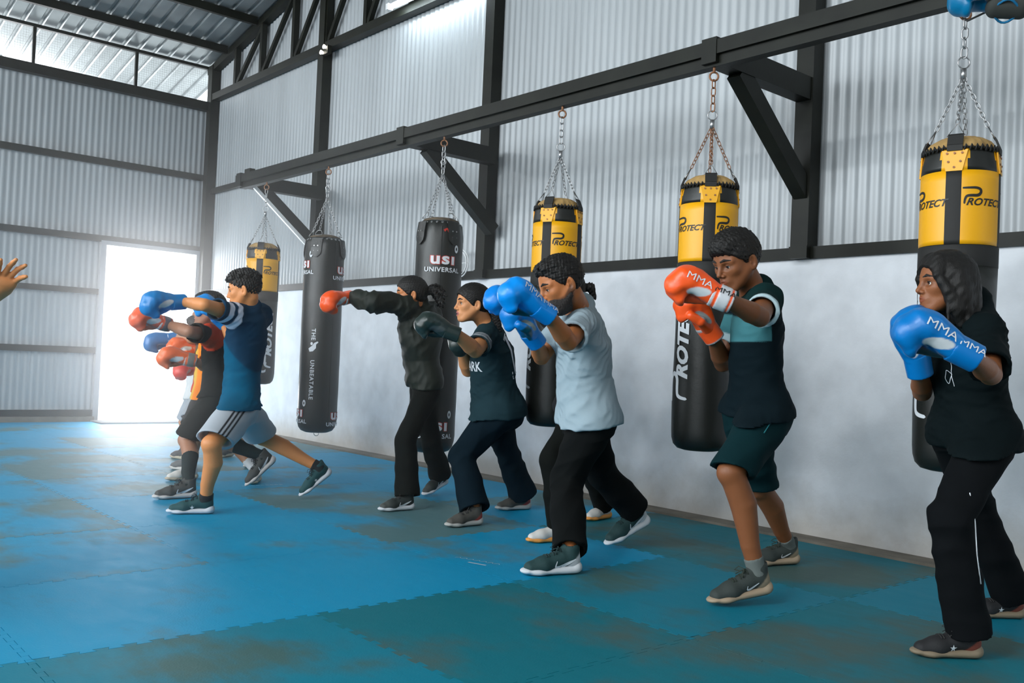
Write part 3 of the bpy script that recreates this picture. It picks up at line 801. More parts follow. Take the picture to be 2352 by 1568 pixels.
def dist(q, X, Y, Z):
    if q['t'] == 'c':
        a, b = q['a'], q['b']; ab = b - a; L2 = ab @ ab + 1e-12
        px, py, pz = X - a[0], Y - a[1], Z - a[2]
        t = np.clip((px * ab[0] + py * ab[1] + pz * ab[2]) / L2, 0, 1)
        px = px - t * ab[0]; py = py - t * ab[1]; pz = pz - t * ab[2]
        if q['flat']:
            ax, s = q['flat']; ax = unit(ax); w = (px * ax[0] + py * ax[1] + pz * ax[2]) * (1 / s - 1)
            px = px + w * ax[0]; py = py + w * ax[1]; pz = pz + w * ax[2]
        d = np.sqrt(px * px + py * py + pz * pz) - (q['ra'] + (q['rb'] - q['ra']) * t)
    elif q['t'] == 'e':
        c, r, m = q['c'], q['r'], q['m']; px, py, pz = X - c[0], Y - c[1], Z - c[2]
        k0 = 0; k1 = 0
        for i in range(3):
            u = px * m[0, i] + py * m[1, i] + pz * m[2, i]
            k0 = k0 + (u / r[i]) ** 2; k1 = k1 + (u / r[i] ** 2) ** 2
        k0 = np.sqrt(k0); k1 = np.sqrt(k1) + 1e-9
        d = k0 * (k0 - 1) / k1
    elif q['t'] == 'b':
        c, h, m = q['c'], q['h'], q['m']; px, py, pz = X - c[0], Y - c[1], Z - c[2]
        o = 0; ins = -1e9
        for i in range(3):
            u = np.abs(px * m[0, i] + py * m[1, i] + pz * m[2, i]) - (h[i] - q['rad'])
            o = o + np.maximum(u, 0) ** 2; ins = np.maximum(ins, u)
        d = np.sqrt(o) + np.minimum(ins, 0) - q['rad']
    else:
        c = q['c']; n = len(c); best = None
        seg = np.linalg.norm(c[1:] - c[:-1], axis=1); cum = np.concatenate([[0], np.cumsum(seg)])
        ax = unit(c[-1] - c[0]); h = (c - c[0]) @ ax
        s = (X - c[0][0]) * ax[0] + (Y - c[0][1]) * ax[1] + (Z - c[0][2]) * ax[2]
        sc = np.clip(s, h[0], h[-1])
        I = lambda arr: np.interp(sc, h, arr)
        cx, cy, cz = I(c[:, 0]), I(c[:, 1]), I(c[:, 2])
        px, py, pz = X - cx, Y - cy, Z - cz
        fx, fy, fz = I(q['f'][:, 0]), I(q['f'][:, 1]), I(q['f'][:, 2])
        lx, ly, lz = I(q['l'][:, 0]), I(q['l'][:, 1]), I(q['l'][:, 2])
        u = px * fx + py * fy + pz * fz; v = px * lx + py * ly + pz * lz
        ru, rv = I(q['r'][:, 0]), I(q['r'][:, 1])
        k0 = np.sqrt((u / ru) ** 2 + (v / rv) ** 2); k1 = np.sqrt((u / ru ** 2) ** 2 + (v / rv ** 2) ** 2) + 1e-6
        dr = np.where(k0 < 0.3, (k0 - 1) * np.minimum(ru, rv), k0 * (k0 - 1) / k1)
        ex_lo = h[0] - s; ex_hi = s - h[-1]
        d = np.maximum(dr, ex_lo)
        if q['top'] > 0:
            kk = q['top']; hh = np.maximum(kk - np.abs(d - ex_hi), 0) / kk; d = np.maximum(d, ex_hi) + hh * hh * kk / 4
        else: d = np.maximum(d, ex_hi)
    if q['clip']:
        for pt, nr in (q['clip'] if isinstance(q['clip'], list) else [q['clip']]):
            nr = unit(nr); d = np.maximum(d, (X - pt[0]) * nr[0] + (Y - pt[1]) * nr[1] + (Z - pt[2]) * nr[2])
    return d

def field(prims, lo, hi, res, disp=None):
    lo = V3(lo) - 2 * res; n = np.ceil((V3(hi) + 2 * res - lo) / res).astype(int) + 1
    ax = [lo[i] + res * np.arange(n[i]) for i in range(3)]
    D = np.full(tuple(n), 0.5, np.float32)
    for q in prims:
        if q['op'] == 'i':
            X, Y, Z = ax[0][:, None, None], ax[1][None, :, None], ax[2][None, None, :]
            nr = unit(q['n']); pt = q['p']
            np.maximum(D, ((X - pt[0]) * nr[0] + (Y - pt[1]) * nr[1] + (Z - pt[2]) * nr[2]).astype(np.float32), out=D); continue
        m = q['k'] + 2.5 * res
        a = np.maximum(np.floor((q['lo'] - m - lo) / res).astype(int), 0); b = np.minimum(np.ceil((q['hi'] + m - lo) / res).astype(int) + 1, n)
        if (b <= a).any(): continue
        sl = tuple(slice(a[i], b[i]) for i in range(3))
        d = dist(q, ax[0][sl[0]][:, None, None], ax[1][sl[1]][None, :, None], ax[2][sl[2]][None, None, :]).astype(np.float32)
        E = D[sl]; k = max(q['k'], 1e-4)
        if q['op'] == 'u':
            h = np.maximum(k - np.abs(E - d), 0) / k; D[sl] = np.minimum(E, d) - h * h * (k * 0.25)
        else:
            h = np.maximum(k - np.abs(E + d), 0) / k; D[sl] = np.maximum(E, -d) + h * h * (k * 0.25)
    if disp is not None:
        I = np.argwhere(np.abs(D) < 0.035)
        P = lo + I * res
        D[I[:, 0], I[:, 1], I[:, 2]] += disp(P).astype(np.float32)
    return D, lo, res

def nets(D, lo, res):
    S = D < 0
    C = [S[i:i - 1 or None, j:j - 1 or None, k:k - 1 or None] for i in (0, 1) for j in (0, 1) for k in (0, 1)]
    cnt = np.zeros(C[0].shape, np.int8)
    for c in C: cnt += c
    A = np.argwhere((cnt > 0) & (cnt < 8))
    if len(A) == 0: return np.zeros((0, 3)), np.zeros((0, 4), int)
    idx = np.full(C[0].shape, -1, np.int32); idx[A[:, 0], A[:, 1], A[:, 2]] = np.arange(len(A))
    cor = {(i, j, k): D[A[:, 0] + i, A[:, 1] + j, A[:, 2] + k].astype(np.float64) for i in (0, 1) for j in (0, 1) for k in (0, 1)}
    acc = np.zeros((len(A), 3)); w = np.zeros(len(A))
    for ax in range(3):
        for u in (0, 1):
            for v in (0, 1):
                p = [0, 0, 0]; o = [i for i in range(3) if i != ax]; p[o[0]] = u; p[o[1]] = v; q = list(p); q[ax] = 1
                a, b = cor[tuple(p)], cor[tuple(q)]; m = (a < 0) != (b < 0)
                t = np.where(m, a / np.where(np.abs(a - b) < 1e-12, 1, a - b), 0)
                pos = np.tile(V3(p), (len(A), 1)); pos[:, ax] = t
                acc += pos * m[:, None]; w += m
    V = lo + (A + acc / w[:, None]) * res
    Q = []
    for ax in range(3):
        o = [(1, 2), (2, 0), (0, 1)][ax]
        s0 = [slice(None)] * 3; s1 = [slice(None)] * 3; s0[ax] = slice(0, -1); s1[ax] = slice(1, None)
        a = S[tuple(s0)]; b = S[tuple(s1)]
        for sgn, msk in ((0, a & ~b), (1, ~a & b)):
            I = np.argwhere(msk)
            ok = (I[:, o[0]] > 0) & (I[:, o[1]] > 0) & (I[:, o[0]] < idx.shape[o[0]]) & (I[:, o[1]] < idx.shape[o[1]]) & (I[:, ax] < idx.shape[ax])
            I = I[ok]
            def g(du, dv):
                J = I.copy(); J[:, o[0]] -= du; J[:, o[1]] -= dv; return idx[J[:, 0], J[:, 1], J[:, 2]]
            q = np.stack([g(1, 1), g(0, 1), g(0, 0), g(1, 0)], 1)
            if sgn: q = q[:, ::-1]
            Q.append(q)
    Q = np.concatenate(Q); Q = Q[(Q >= 0).all(1)]
    return V, Q

def solid(name, prims, m, parent, res=0.006, regions=None, disp=None, col=None, origin=(0, 0, 0)):
    if regions is None:
        u = [q for q in prims if q['op'] == 'u']
        regions = [(np.min([q['lo'] for q in u], 0), np.max([q['hi'] for q in u], 0), res)]
    Vs, Qs, n = [], [], 0
    for lo, hi, rs in regions:
        D, l0, r = field(prims, lo, hi, rs, disp)
        V, Q = nets(D, l0, r)
        # keep the faces that belong to this region (a sliver of overlap joins neighbours)
        if len(regions) > 1 and len(Q):
            c = V[Q[:, 0]]; k = ((c > V3(lo) - rs * 0.9) & (c < V3(hi) + rs * 0.9)).all(1); Q = Q[k]
        Vs.append(V); Qs.append(Q + n); n += len(V)
    V = np.concatenate(Vs); Q = np.concatenate(Qs)
    if len(regions) > 1:
        used = np.unique(Q); re = np.full(len(V), -1); re[used] = np.arange(len(used)); V = V[used]; Q = re[Q]
    return link(name, fast_mesh(name, V, Q, col(V) if col else None), m, parent, origin)

def bvh_of(o):
    me = o.data; n = len(me.vertices); co = np.zeros(n * 3, np.float32); me.vertices.foreach_get('co', co)
    w = np.array(origin_of(o))
    P = co.reshape(-1, 3) + w
    return BVHTree.FromPolygons([Vector(p) for p in P], [tuple(p.vertices) for p in me.polygons])

def wobble(seed, amp, lam, dirv=None, warp=1.2, n=3):
    """soft cloth folds: warped ridges, strongest across dirv, broken up by a slow mask"""
    r = np.random.RandomState(seed)
    ks = []
    for i in range(n):
        d = unit(V3(dirv) + r.normal(0, 0.35, 3)) if dirv is not None else unit(r.normal(0, 1, 3))
        ks.append((d * 2 * np.pi / (lam * r.uniform(0.7, 1.5)), r.uniform(0, 6.28), unit(r.normal(0, 1, 3)) * 2 * np.pi / (lam * 3.1), r.uniform(0, 6.28), unit(r.normal(0, 1, 3)) * 2 * np.pi / (lam * 4.0), r.uniform(0, 6.28)))
    def f(P):
        o = 0
        for k, p, k2, p2, k3, p3 in ks:
            ph = P @ k + p + warp * np.sin(P @ k2 + p2)
            o = o + (1 - 2 * np.abs(np.sin(ph * 0.5))) * (0.5 + 0.5 * np.sin(P @ k3 + p3))
        return -amp * o / n * 1.6
    return f

def noise_disp(seed, amp, lam, n=6):
    r = np.random.RandomState(seed)
    ks = [(unit(r.normal(0, 1, 3)) * 2 * np.pi / (lam * r.uniform(0.6, 1.5)), r.uniform(0, 6.28)) for _ in range(n)]
    return lambda P: amp * sum(np.sin(P @ k + p) for k, p in ks) / n ** 0.5
def sstep(a, b, x): t = np.clip((x - a) / (b - a), 0, 1); return t * t * (3 - 2 * t)
def mixc(c, m, rgb): return c * (1 - m[:, None]) + V3(rgb) * m[:, None]
# ================================================================== people
def lerp(a, b, t): return V3(a) * (1 - t) + V3(b) * t
UP = V3((0, 0, 1))

def skin_mat(name, tone): return mat(name, tone, rough=0.48, attr=True, bump=0.0005, bscale=160, spec=0.4)
M['hair'] = mat('hair_black', (0.010, 0.009, 0.008), rough=0.55, bump=0.0016, bscale=170, stretch=(1, 1, 0.3), bump2=0.0008, b2scale=420, spec=0.3)
M['hair_mat'] = mat('hair_fuzz', (0.018, 0.014, 0.012), rough=0.8, bump=0.004, bscale=120)
M['eye_white'] = mat('eye_white', (0.62, 0.60, 0.56), rough=0.2)
M['eye_dark'] = mat('eye_iris', (0.02, 0.012, 0.008), rough=0.1)
M['teeth'] = mat('teeth', (0.75, 0.72, 0.66), rough=0.3)
def cloth(name, rough=0.85, fold=0.004, fs=9.0, stretch=(1, 1, 1), sheen=0.15, spec=0.10):
    return mat(name, (0.5, 0.5, 0.5), rough=rough, attr=True, bump=0.0004, bscale=320, bump2=fold, b2scale=fs, b2stretch=stretch, sheen=0, spec=spec)
M['cotton'] = cloth('cotton_cloth')
M['shell'] = cloth('jacket_cloth', rough=0.6, fold=0.005, fs=11, stretch=(1, 1, 0.6), spec=0.25)
M['trouser'] = cloth('trouser_cloth', rough=0.9, fold=0.004, fs=6, stretch=(1, 1, 0.5))
M['glove'] = mat('glove_leather', (0.5, 0.5, 0.5), rough=0.33, attr=True, bump=0.0012, bscale=16, bump2=0.0003, b2scale=120, spec=0.5)
M['shoe'] = mat('shoe_mesh', (0.5, 0.5, 0.5), rough=0.75, attr=True, bump=0.0008, bscale=200)
M['sole'] = mat('shoe_sole', (0.5, 0.5, 0.5), rough=0.6, attr=True, bump=0.001, bscale=60)
M['sock'] = mat('sock_knit', (0.5, 0.5, 0.5), rough=0.95, attr=True, bump=0.0008, bscale=220, stretch=(1, 1, 0.2))
def flat(rgb): return lambda P: np.tile(V3(rgb), (len(P), 1))

def head_prims(H, ear=1.0, mouth=0.0, lid=0.4, jaw=1.0, nose=1.0):
    p = H.p; l = H.l; q = []
    q += [ell((-0.008, 0, 0.036), (0.100, 0.077, 0.088), H, 0.01), ell((0.030, 0, -0.022), (0.062, 0.059 * jaw, 0.080), H, 0.03)]
    for s in (1, -1):
        q += [cap(p((0.0, s * 0.056 * jaw, -0.030)), p((0.062, s * 0.021, -0.088)), 0.019 * l, 0.017 * l, 0.03),
              ell((0.058, s * 0.040, -0.014), (0.020, 0.020, 0.018), H, 0.022),
              cap(p((0.080, s * 0.010, 0.026)), p((0.066, s * 0.048, 0.024)), 0.011 * l, 0.010 * l, 0.014)]
    q += [ell((0.074, 0, -0.089), (0.018, 0.021, 0.016), H, 0.016), ell((0.078, 0, -0.056), (0.019, 0.026, 0.023), H, 0.018)]
    for s in (1, -1): q += [ell((0.0955, s * 0.031, 0.005), (0.018, 0.020, 0.0150), H, 0.010, 's')]
    q += [cap(p((0.083, 0, 0.020)), p((0.107, 0, -0.022)), 0.0075 * l, 0.0105 * l * nose, 0.012)]
    for s in (1, -1): q += [ell((0.095, s * 0.0125, -0.029), (0.0095, 0.0078, 0.0072), H, 0.006)]
    # lips, slit, nostrils
    op = mouth * 0.5
    for s in (1, -1):
        q += [cap(p((0.0975, s * 0.001, -0.0500 + op * 0.3)), p((0.0865, s * 0.022, -0.0560)), 0.0052 * l, 0.003 * l, 0.004),
              cap(p((0.0955, s * 0.001, -0.0622 - op)), p((0.0865, s * 0.021, -0.0570 - op * 0.3)), 0.0060 * l, 0.003 * l, 0.004),
              ell((0.101, s * 0.0065, -0.0365), (0.004, 0.003, 0.003), H, 0.003, 's')]
    q += [cap(p((0.101, -0.017, -0.0565 - op * 0.4)), p((0.101, 0.017, -0.0565 - op * 0.4)), (0.0022 + op * 0.5) * l, (0.0022 + op * 0.5) * l, 0.003, 's')]
    for s in (1, -1):
        c = p((0.0700, s * 0.031, 0.005))
        q += [dict(sph(c, 0.0140 * l, 0.003), clip=(p((0.07, s * 0.031, 0.005 + 0.0095 * (0.85 - lid * 1.5))), -H.z)),
              dict(sph(c, 0.0137 * l, 0.003), clip=(p((0.07, s * 0.031, -0.0035)), H.z))]
        fr = Frame(p((-0.012, s * 0.080, -0.004)), unit(H.d((0.9, s * -0.40, 0.0))), H.d((-0.18, s * 0.14, 1)), l)
        q += [ell((0, 0, 0), (0.0185 * ear, 0.0085, 0.0330 * ear), fr, 0.004), ell((0.003, s * 0.0085, 0.003), (0.0105, 0.007, 0.020), fr, 0.003, 's'), ell((0.010, s * 0.003, 0.0), (0.004, 0.004, 0.007), fr, 0.003),
              ell((0.004, 0, -0.024), (0.008, 0.0065, 0.009), fr, 0.006)]
    return q

def glove(root, name, W, G, side, rgb, cuff_rgb=None, panel=(0.62, 0.66, 0.68), palm=None, strap=None, zdir=None, l=1.0, res=0.0055, text=None, label=None, edge=None):
    """W wrist, G a point the fist points at; side +1 when the thumb is on local +y"""
    x = unit(V3(G) - V3(W)); z = V3(zdir) if zdir is not None else V3((-0.2, 0.1, 1))
    F = Frame(W, x, z, l); p = F.p; ts = side
    q = [cap(p((0.0, 0, 0.0)), p((0.10, 0, 0.020)), 0.046 * l, 0.055 * l, 0.02, flat=(F.y, 1.12)),
         cap(p((0.138, 0, 0.014)), p((0.158, 0, -0.016)), 0.057 * l, 0.052 * l, 0.02, flat=(F.y, 1.22)),
         cap(p((0.156, 0, -0.034)), p((0.122, 0, -0.062)), 0.042 * l, 0.032 * l, 0.015, flat=(F.y, 1.35)),
         ell((0.082, 0, -0.062), (0.028, 0.05, 0.024), F, 0.02, 's')]
    q += chainp([p((0.015, ts * 0.032, -0.022)), p((0.070, ts * 0.060, -0.040)), p((0.118, ts * 0.050, -0.058))], [0.022 * l, 0.025 * l, 0.021 * l], 0.014)
    fold = noise_disp(int(abs(W[0]) * 977) % 1000, 0.0012, 0.05)
    def col(P):
        L = F.loc(P); c = np.tile(V3(rgb), (len(P), 1))
        if panel is not None:
            e = ((L[:, 0] - 0.070) / 0.044) ** 2 + ((L[:, 2] + 0.014 - (L[:, 0] - 0.075) * -0.30) / 0.019) ** 2
            c = mixc(c, sstep(1.25, 0.85, e) * sstep(0.01, 0.03, np.abs(L[:, 1])), panel)
        if palm is not None: c = mixc(c, sstep(-0.035, -0.045, L[:, 2]) * sstep(0.10, 0.09, L[:, 0]), palm)
        return c
    g = solid(name, q, M['glove'], root, res=res, disp=fold, col=col)
    if label: g['label'] = label
    cr = cuff_rgb or rgb
    cq = [cap(p((-0.068, 0, 0.0)), p((0.018, 0, 0.0)), 0.047 * l, 0.049 * l, 0.004, flat=(F.y, 1.08), clip=[(p((-0.068, 0, 0)), -F.x), (p((0.022, 0, 0)), F.x)]),
          cap(p((-0.09, 0, 0)), p((-0.055, 0, 0)), 0.036 * l, 0.036 * l, 0.006, 's')]
    if strap is not None: cq += [dict(cap(p((-0.048, 0, 0.0)), p((-0.006, 0, 0.0)), 0.0505 * l, 0.0515 * l, 0.002, flat=(F.y, 1.08)), clip=[(p((-0.050, 0, 0)), -F.x), (p((-0.004, 0, 0)), F.x)])]
    def ccol(P):
        L = F.loc(P); c = np.tile(V3(cr), (len(P), 1))
        if strap is not None:
            c = mixc(c, sstep(-0.052, -0.049, L[:, 0]) * sstep(-0.002, -0.005, L[:, 0]), strap)
        if edge is not None: c = mixc(c, np.maximum(sstep(-0.058, -0.061, L[:, 0]), sstep(0.008, 0.011, L[:, 0])), edge)
        return c
    cf = solid('cuff', cq, M['glove'], g, res=res, col=ccol)
    if text and res < 0.006:
        b = bvh_of(g); bc = bvh_of(cf)
        sdir = text[1]                       # the side that carries the print: +y or -y mixed with the back of the hand
        n = unit(F.y * sdir * 1.3 + F.z * 0.7); v = unit(np.cross(n, F.x)); 
        u = F.x
        if v[2] < 0: v = -v; u = -u
        if unit(u) @ _RT < 0: u, v = -u, -v
        if v[2] < -0.2: pass
        mapped('logo', text_geo(text[0], 0.042 * l, bold=0.0, step=0.01, xs=1.2), on_surface(b, p((0.085, 0, 0.0)) + n * 0.03, u, v, n), M['white_print'], g)
        mapped('logo', text_geo(text[0], 0.034 * l, bold=0.0, step=0.01, xs=1.2), on_surface(bc, p((-0.026, 0, 0.0)) + n * 0.03, u, v, n), M['white_print'] if strap is None or strap[0] < 0.3 else M['black_print'], cf)
    return g
_RT = V3(_rt)

def shoe(root, A, T, st, l=1.0, res=0.005, side=1, pitch=None):
    """A ankle joint, T toe tip on the floor"""
    A = V3(A); T = V3(T); T[2] = 0.012
    h = T - A; h[2] = 0; h = unit(h)
    lift = max(A[2] - 0.09 * l, 0); th = math.asin(min(0.75, lift / (0.20 * l)))
    if pitch is not None: th = R(pitch); h = unit((-0.93, 0.22, 0)) if pitch > 20 else h
    x = h * math.cos(th) - UP * math.sin(th); z = UP * math.cos(th) + h * math.sin(th)
    o = T - x * 0.205 * l; o[2] = o[2] - 0.012 * math.cos(th)
    if th < 0.12: x = h; z = UP; o = T - x * 0.205 * l; o[2] = 0.0
    F = Frame(o, x, z, l); p = F.p
    lows = [p((a, 0, 0))[2] for a in (-0.06, 0.2)]
    if min(lows) < 0: F.o = F.o + UP * (-min(lows))
    c = st
    sp = [cap(p((-0.030, 0, 0.020)), p((0.060, 0, 0.018)), 0.041 * l, 0.037 * l, 0.01, flat=(F.z, 0.55)),
          cap(p((0.060, 0, 0.018)), p((0.130, 0, 0.016)), 0.037 * l, 0.045 * l, 0.01, flat=(F.z, 0.42)),
          cap(p((0.130, 0, 0.016)), p((0.170, 0, 0.020)), 0.045 * l, 0.034 * l, 0.01, flat=(F.z, 0.40)),
          ell((-0.045, 0, 0.030), (0.030, 0.038, 0.026), F, 0.012), dict(op='i', p=F.p((0, 0, 0.001)), n=-F.z)]
    scol = c.get('sole', (0.62, 0.63, 0.64)); out_ = c.get('out', tuple(v * 0.6 for v in scol))
    up = [ell((-0.030, 0, 0.055), (0.036, 0.033, 0.040), F, 0.01), cap(p((0.02, 0, 0.062)), p((0.105, 0, 0.040)), 0.037 * l, 0.034 * l, 0.03),
          cap(p((0.105, 0, 0.036)), p((0.160, 0, 0.030)), 0.038 * l, 0.028 * l, 0.02, flat=(F.y, 1.12)),
          cap(p((-0.022, 0, 0.065)), p((-0.024, 0, 0.104)), 0.035 * l, 0.037 * l, 0.02), cap(p((-0.05, 0, 0.085)), p((-0.058, 0, 0.118)), 0.012 * l, 0.008 * l, 0.01),
          cap(p((0.02, 0, 0.085)), p((0.00, 0, 0.112)), 0.022 * l, 0.016 * l, 0.012),
          cap(p((-0.020, 0, 0.098)), p((-0.024, 0, 0.15)), 0.028 * l, 0.030 * l, 0.006, 's')]
    up.append(dict(op='i', p=F.p((0, 0, 0.022)), n=-F.z))
    ucol = c.get('up', (0.03, 0.03, 0.03)); heel = c.get('heel')
    def uc(P):
        L = F.loc(P); r = np.tile(V3(ucol), (len(P), 1))
        if 'toe' in c: r = mixc(r, sstep(0.12, 0.15, L[:, 0]), c['toe'])
        if heel is not None: r = mixc(r, sstep(0.045, 0.035, L[:, 2] - (-L[:, 0]) * 0.9) * sstep(0.02, 0.0, L[:, 0]), heel)
        return r
    def sc(P):
        L = F.loc(P); r = np.tile(V3(scol), (len(P), 1)); return mixc(r, sstep(0.009, 0.005, L[:, 2]), out_)
    s = solid('shoe', up, M['shoe'], root, res=res, col=uc)
    solid('sole', sp, M['sole'], s, res=res, col=sc)
    if res < 0.007:
        mb = MB(); lc = mat_cached('lace', c.get('lace', (0.02, 0.02, 0.02)))
        b = bvh_of(s)
        for i in range(5):
            xx = 0.030 + i * 0.016; fn = on_surface(b, F.p((xx, 0, 0.08)), F.x, F.y, F.z, 0.002)
            mb.tube([fn(0.006 * (i % 2), y) for y in (-0.024, -0.012, 0, 0.012, 0.024)], 0.0028 * l, n=5)
        q0 = F.p((0.028, 0, 0.108))
        for sgn in (1, -1):
            mb.tube([q0, q0 + F.d((0.02, sgn * 0.025, 0.012)), q0 + F.d((0.035, sgn * 0.035, -0.002)), q0 + F.d((0.018, sgn * 0.02, -0.008))], 0.0022 * l, n=5, closed=True)
            mb.tube([q0, q0 + F.d((0.015, sgn * 0.012, -0.004)), q0 + F.d((0.035, sgn * 0.030, -0.020))], 0.002 * l, n=5)
        mb.build('lace', lc, s, smooth=True)
        if c.get('mark') == 'tick':
            V, Fc = stroke_geo(curve2([(-0.075, 0.022), (-0.03, 0.0), (0.005, -0.016), (0.028, -0.012), (0.022, 0.014)], 20), [0.004, 0.006, 0.008, 0.011, 0.013, 0.015, 0.016, 0.017, 0.018, 0.018, 0.018, 0.017, 0.016, 0.014, 0.012, 0.01, 0.008, 0.006, 0.005, 0.004, 0.003][:21] + [0.003] * 5)
            k = c.get('ms', 1.0)
            for sy in (1, -1):
                n = F.y * sy; fn = on_surface(b, F.p((0.035, sy * 0.03, 0.048)), F.x, F.z, n, 0.0022)
                mapped('logo', ([(a * k, d * k) for a, d in V], Fc), fn, M['white_print'], s)
        elif c.get('mark') == 'star':
            for sy in (1, -1):
                V = []; 
                for i in range(10): rr = 0.014 if i % 2 == 0 else 0.005; V.append((rr * math.cos(i * math.pi / 5 + 0.3), rr * math.sin(i * math.pi / 5 + 0.3)))
                fn = on_surface(b, F.p((0.055, sy * 0.03, 0.042)), F.x, F.z, F.y * sy, 0.0022)
                mapped('logo', (V + [(0, 0)], [(i, (i + 1) % 10, 10) for i in range(10)]), fn, M['white_print'], s)
    return F, s
_mc = {}
def mat_cached(n, rgb):
    k = (n, rgb)
    if k not in _mc: _mc[k] = mat(n, rgb, rough=0.8)
    return _mc[k]

def person(key, label, st):
    J = {k: V3(v) for k, v in JOINTS[key].items()}
    s = st.get('s', 1.0); b = st.get('bulk', 1.0); near = st.get('res', 1)      # 0 near, 1 middle, 2 far
    rb = (0.0065, 0.0075, 0.010)[near]; rh = (0.0028, 0.0036, 0.006)[near]; rc = (0.006, 0.0075, 0.010)[near]
    base = (J['toeL'] + J['toeR']) / 2
    root = empty('person', (round(float(base[0]), 3), round(float(base[1]), 3), 0), label, 'person')
    seed = sum(ord(ch) for ch in key) * 31 % 997
    # shoes first: they fix the ankles
    ank = {}
    for S in 'LR':
        F, so = shoe(root, J['an' + S], J['toe' + S], st['shoe'], l=st.get('shl', 1.0) * s, res=(0.0045, 0.0055, 0.008)[near], pitch=st.get('pitch' + S))
        ank[S] = (F.p((-0.020, 0, 0.085)), F)
    up = unit(J['neck'] - J['hip'])
    lc_ = J['shL'] - J['shR']; lc_[2] = 0; lc_ = unit(lc_); lh_ = J['hipL'] - J['hipR']; lh_[2] = 0; lh_ = unit(lh_)
    fc = unit(np.cross(lc_, up)); fh = unit(np.cross(lh_, up))
    sp = lambda t, fwd=0.0: lerp(J['hip'], J['neck'], t) + fc * fwd
    a, pch = R(st['hy']), R(st.get('hp', 0))
    hf = V3((-math.cos(a) * math.cos(pch), math.sin(a) * math.cos(pch), math.sin(pch)))
    side = np.cross(UP, hf); hu = unit(np.cross(hf, side)) + unit(side) * math.sin(R(st.get('hr', 0)))
    H = Frame(J['head'], hf, hu, st.get('hs', 1.0))
    tone = V3(st['tone'])
    # ---- body
    q = [loft([(sp(-0.10), fh, lh_, 0.085 * b * s, 0.13 * b * s), (sp(0.05), fh, lh_, 0.100 * b * s, 0.150 * b * s), (sp(0.35), fh, lh_, 0.090 * b * s, 0.125 * b * s),
               (sp(0.70), fc, lc_, 0.100 * b * s, 0.150 * b * s), (sp(0.92), fc, lc_, 0.070 * s, 0.12 * s), (sp(1.0), fc, lc_, 0.050 * s, 0.07 * s)], 0.02)]
    for S in 'LR':
        sh, el, wr = J['sh' + S], J['el' + S], J['wr' + S]
        q += [cap(J['neck'] - up * 0.02, sh, 0.046 * s, 0.050 * s, 0.04)]
        ab = st.get('arm', 1.0) * s
        q += chainp([sh, lerp(sh, el, 0.45), el, lerp(el, wr, 0.3), wr], [0.052 * ab, 0.048 * ab, 0.040 * ab, 0.043 * ab, 0.028 * ab], 0.03)
        q += [cap(wr, wr + unit(V3(J['gl' + S]) - wr) * 0.07, 0.028 * s, 0.034 * s, 0.01)]
        hp, kn = J['hip' + S], J['kn' + S]; an = ank[S][0]
        cb = unit(np.cross(kn - an, np.cross(fh, UP)))   # calf bulge points backwards
        mid = lerp(kn, an, 0.32) - fh * 0.018
        q += chainp([hp - up * 0.02, lerp(hp, kn, 0.5), kn, mid, lerp(kn, an, 0.72), an], [0.088 * b * s, 0.072 * b * s, 0.053 * s, 0.055 * s * st.get('calf', 1), 0.040 * s, 0.034 * s], 0.03)
        q += [ell((0, 0, 0), (0.05, 0.045, 0.05), Frame(kn + fh * 0.012, fh, UP, s), 0.02)]
    hd = head_prims(H, mouth=st.get('mouth', 0), lid=st.get('lid', 0.4), jaw=st.get('jaw', 1.0), nose=st.get('nose', 1.0))
    nb = J['neck'] + up * 0.0
    q += [cap(nb - up * 0.02, H.p((-0.028, 0, -0.045)), 0.060 * s * st.get('neckw', 1), 0.052 * s * st.get('neckw', 1), 0.025)]
    q += hd
    hlo = H.o - 0.145 * H.l; hhi = H.o + 0.145 * H.l; hlo[2] = H.o[2] - 0.125 * H.l
    u = [x for x in q + (st['hand'][0] if st.get('hand') else []) if x['op'] == 'u']; blo = np.min([x['lo'] for x in u], 0); bhi = np.max([x['hi'] for x in u], 0)
    lips = V3(st.get('lip', tone * V3((0.85, 0.62, 0.62)))); stub = st.get('stubble', 0)
    def scol(P):
        c = np.tile(tone, (len(P), 1)); L = H.loc(P)
        hm = (np.abs(L) < 0.15).all(1)
        m = sstep(1.1, 0.8, ((L[:, 0] - 0.098) / 0.020) ** 2 + (L[:, 1] / 0.024) ** 2 + ((L[:, 2] + 0.0565) / (0.0125 + 0.2 * st.get('mouth', 0))) ** 2) * hm
        c = mixc(c, m, lips)
        if stub:
            jawm = sstep(-0.035, -0.05, L[:, 2] - 0.25 * np.maximum(0, 0.03 - L[:, 0]) * 4 + 0) * sstep(-0.03, -0.005, L[:, 0]) * (L[:, 2] > -0.13) * hm
            c = mixc(c, jawm * stub * (1 - m), (0.03, 0.022, 0.018))
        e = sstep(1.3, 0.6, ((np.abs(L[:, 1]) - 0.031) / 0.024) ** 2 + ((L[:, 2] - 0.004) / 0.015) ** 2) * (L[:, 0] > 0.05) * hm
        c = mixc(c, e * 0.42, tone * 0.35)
        if st.get('mouth', 0) > 0.004:
            mm = sstep(1.1, 0.7, (L[:, 1] / 0.014) ** 2 + ((L[:, 2] + 0.058) / 0.006) ** 2) * (L[:, 0] > 0.075) * (L[:, 0] < 0.0965) * hm
            c = mixc(c, mm, (0.05, 0.012, 0.01))
        return c
    regions = [(hlo, hhi, rh)]
    if st.get('hand'): q += st['hand'][0]; regions.append(st['hand'][1])
    regions.append((blo, bhi, rb))
    body = body_mesh('body', q, skin_mat('skin', tuple(tone)), root, regions, scol)
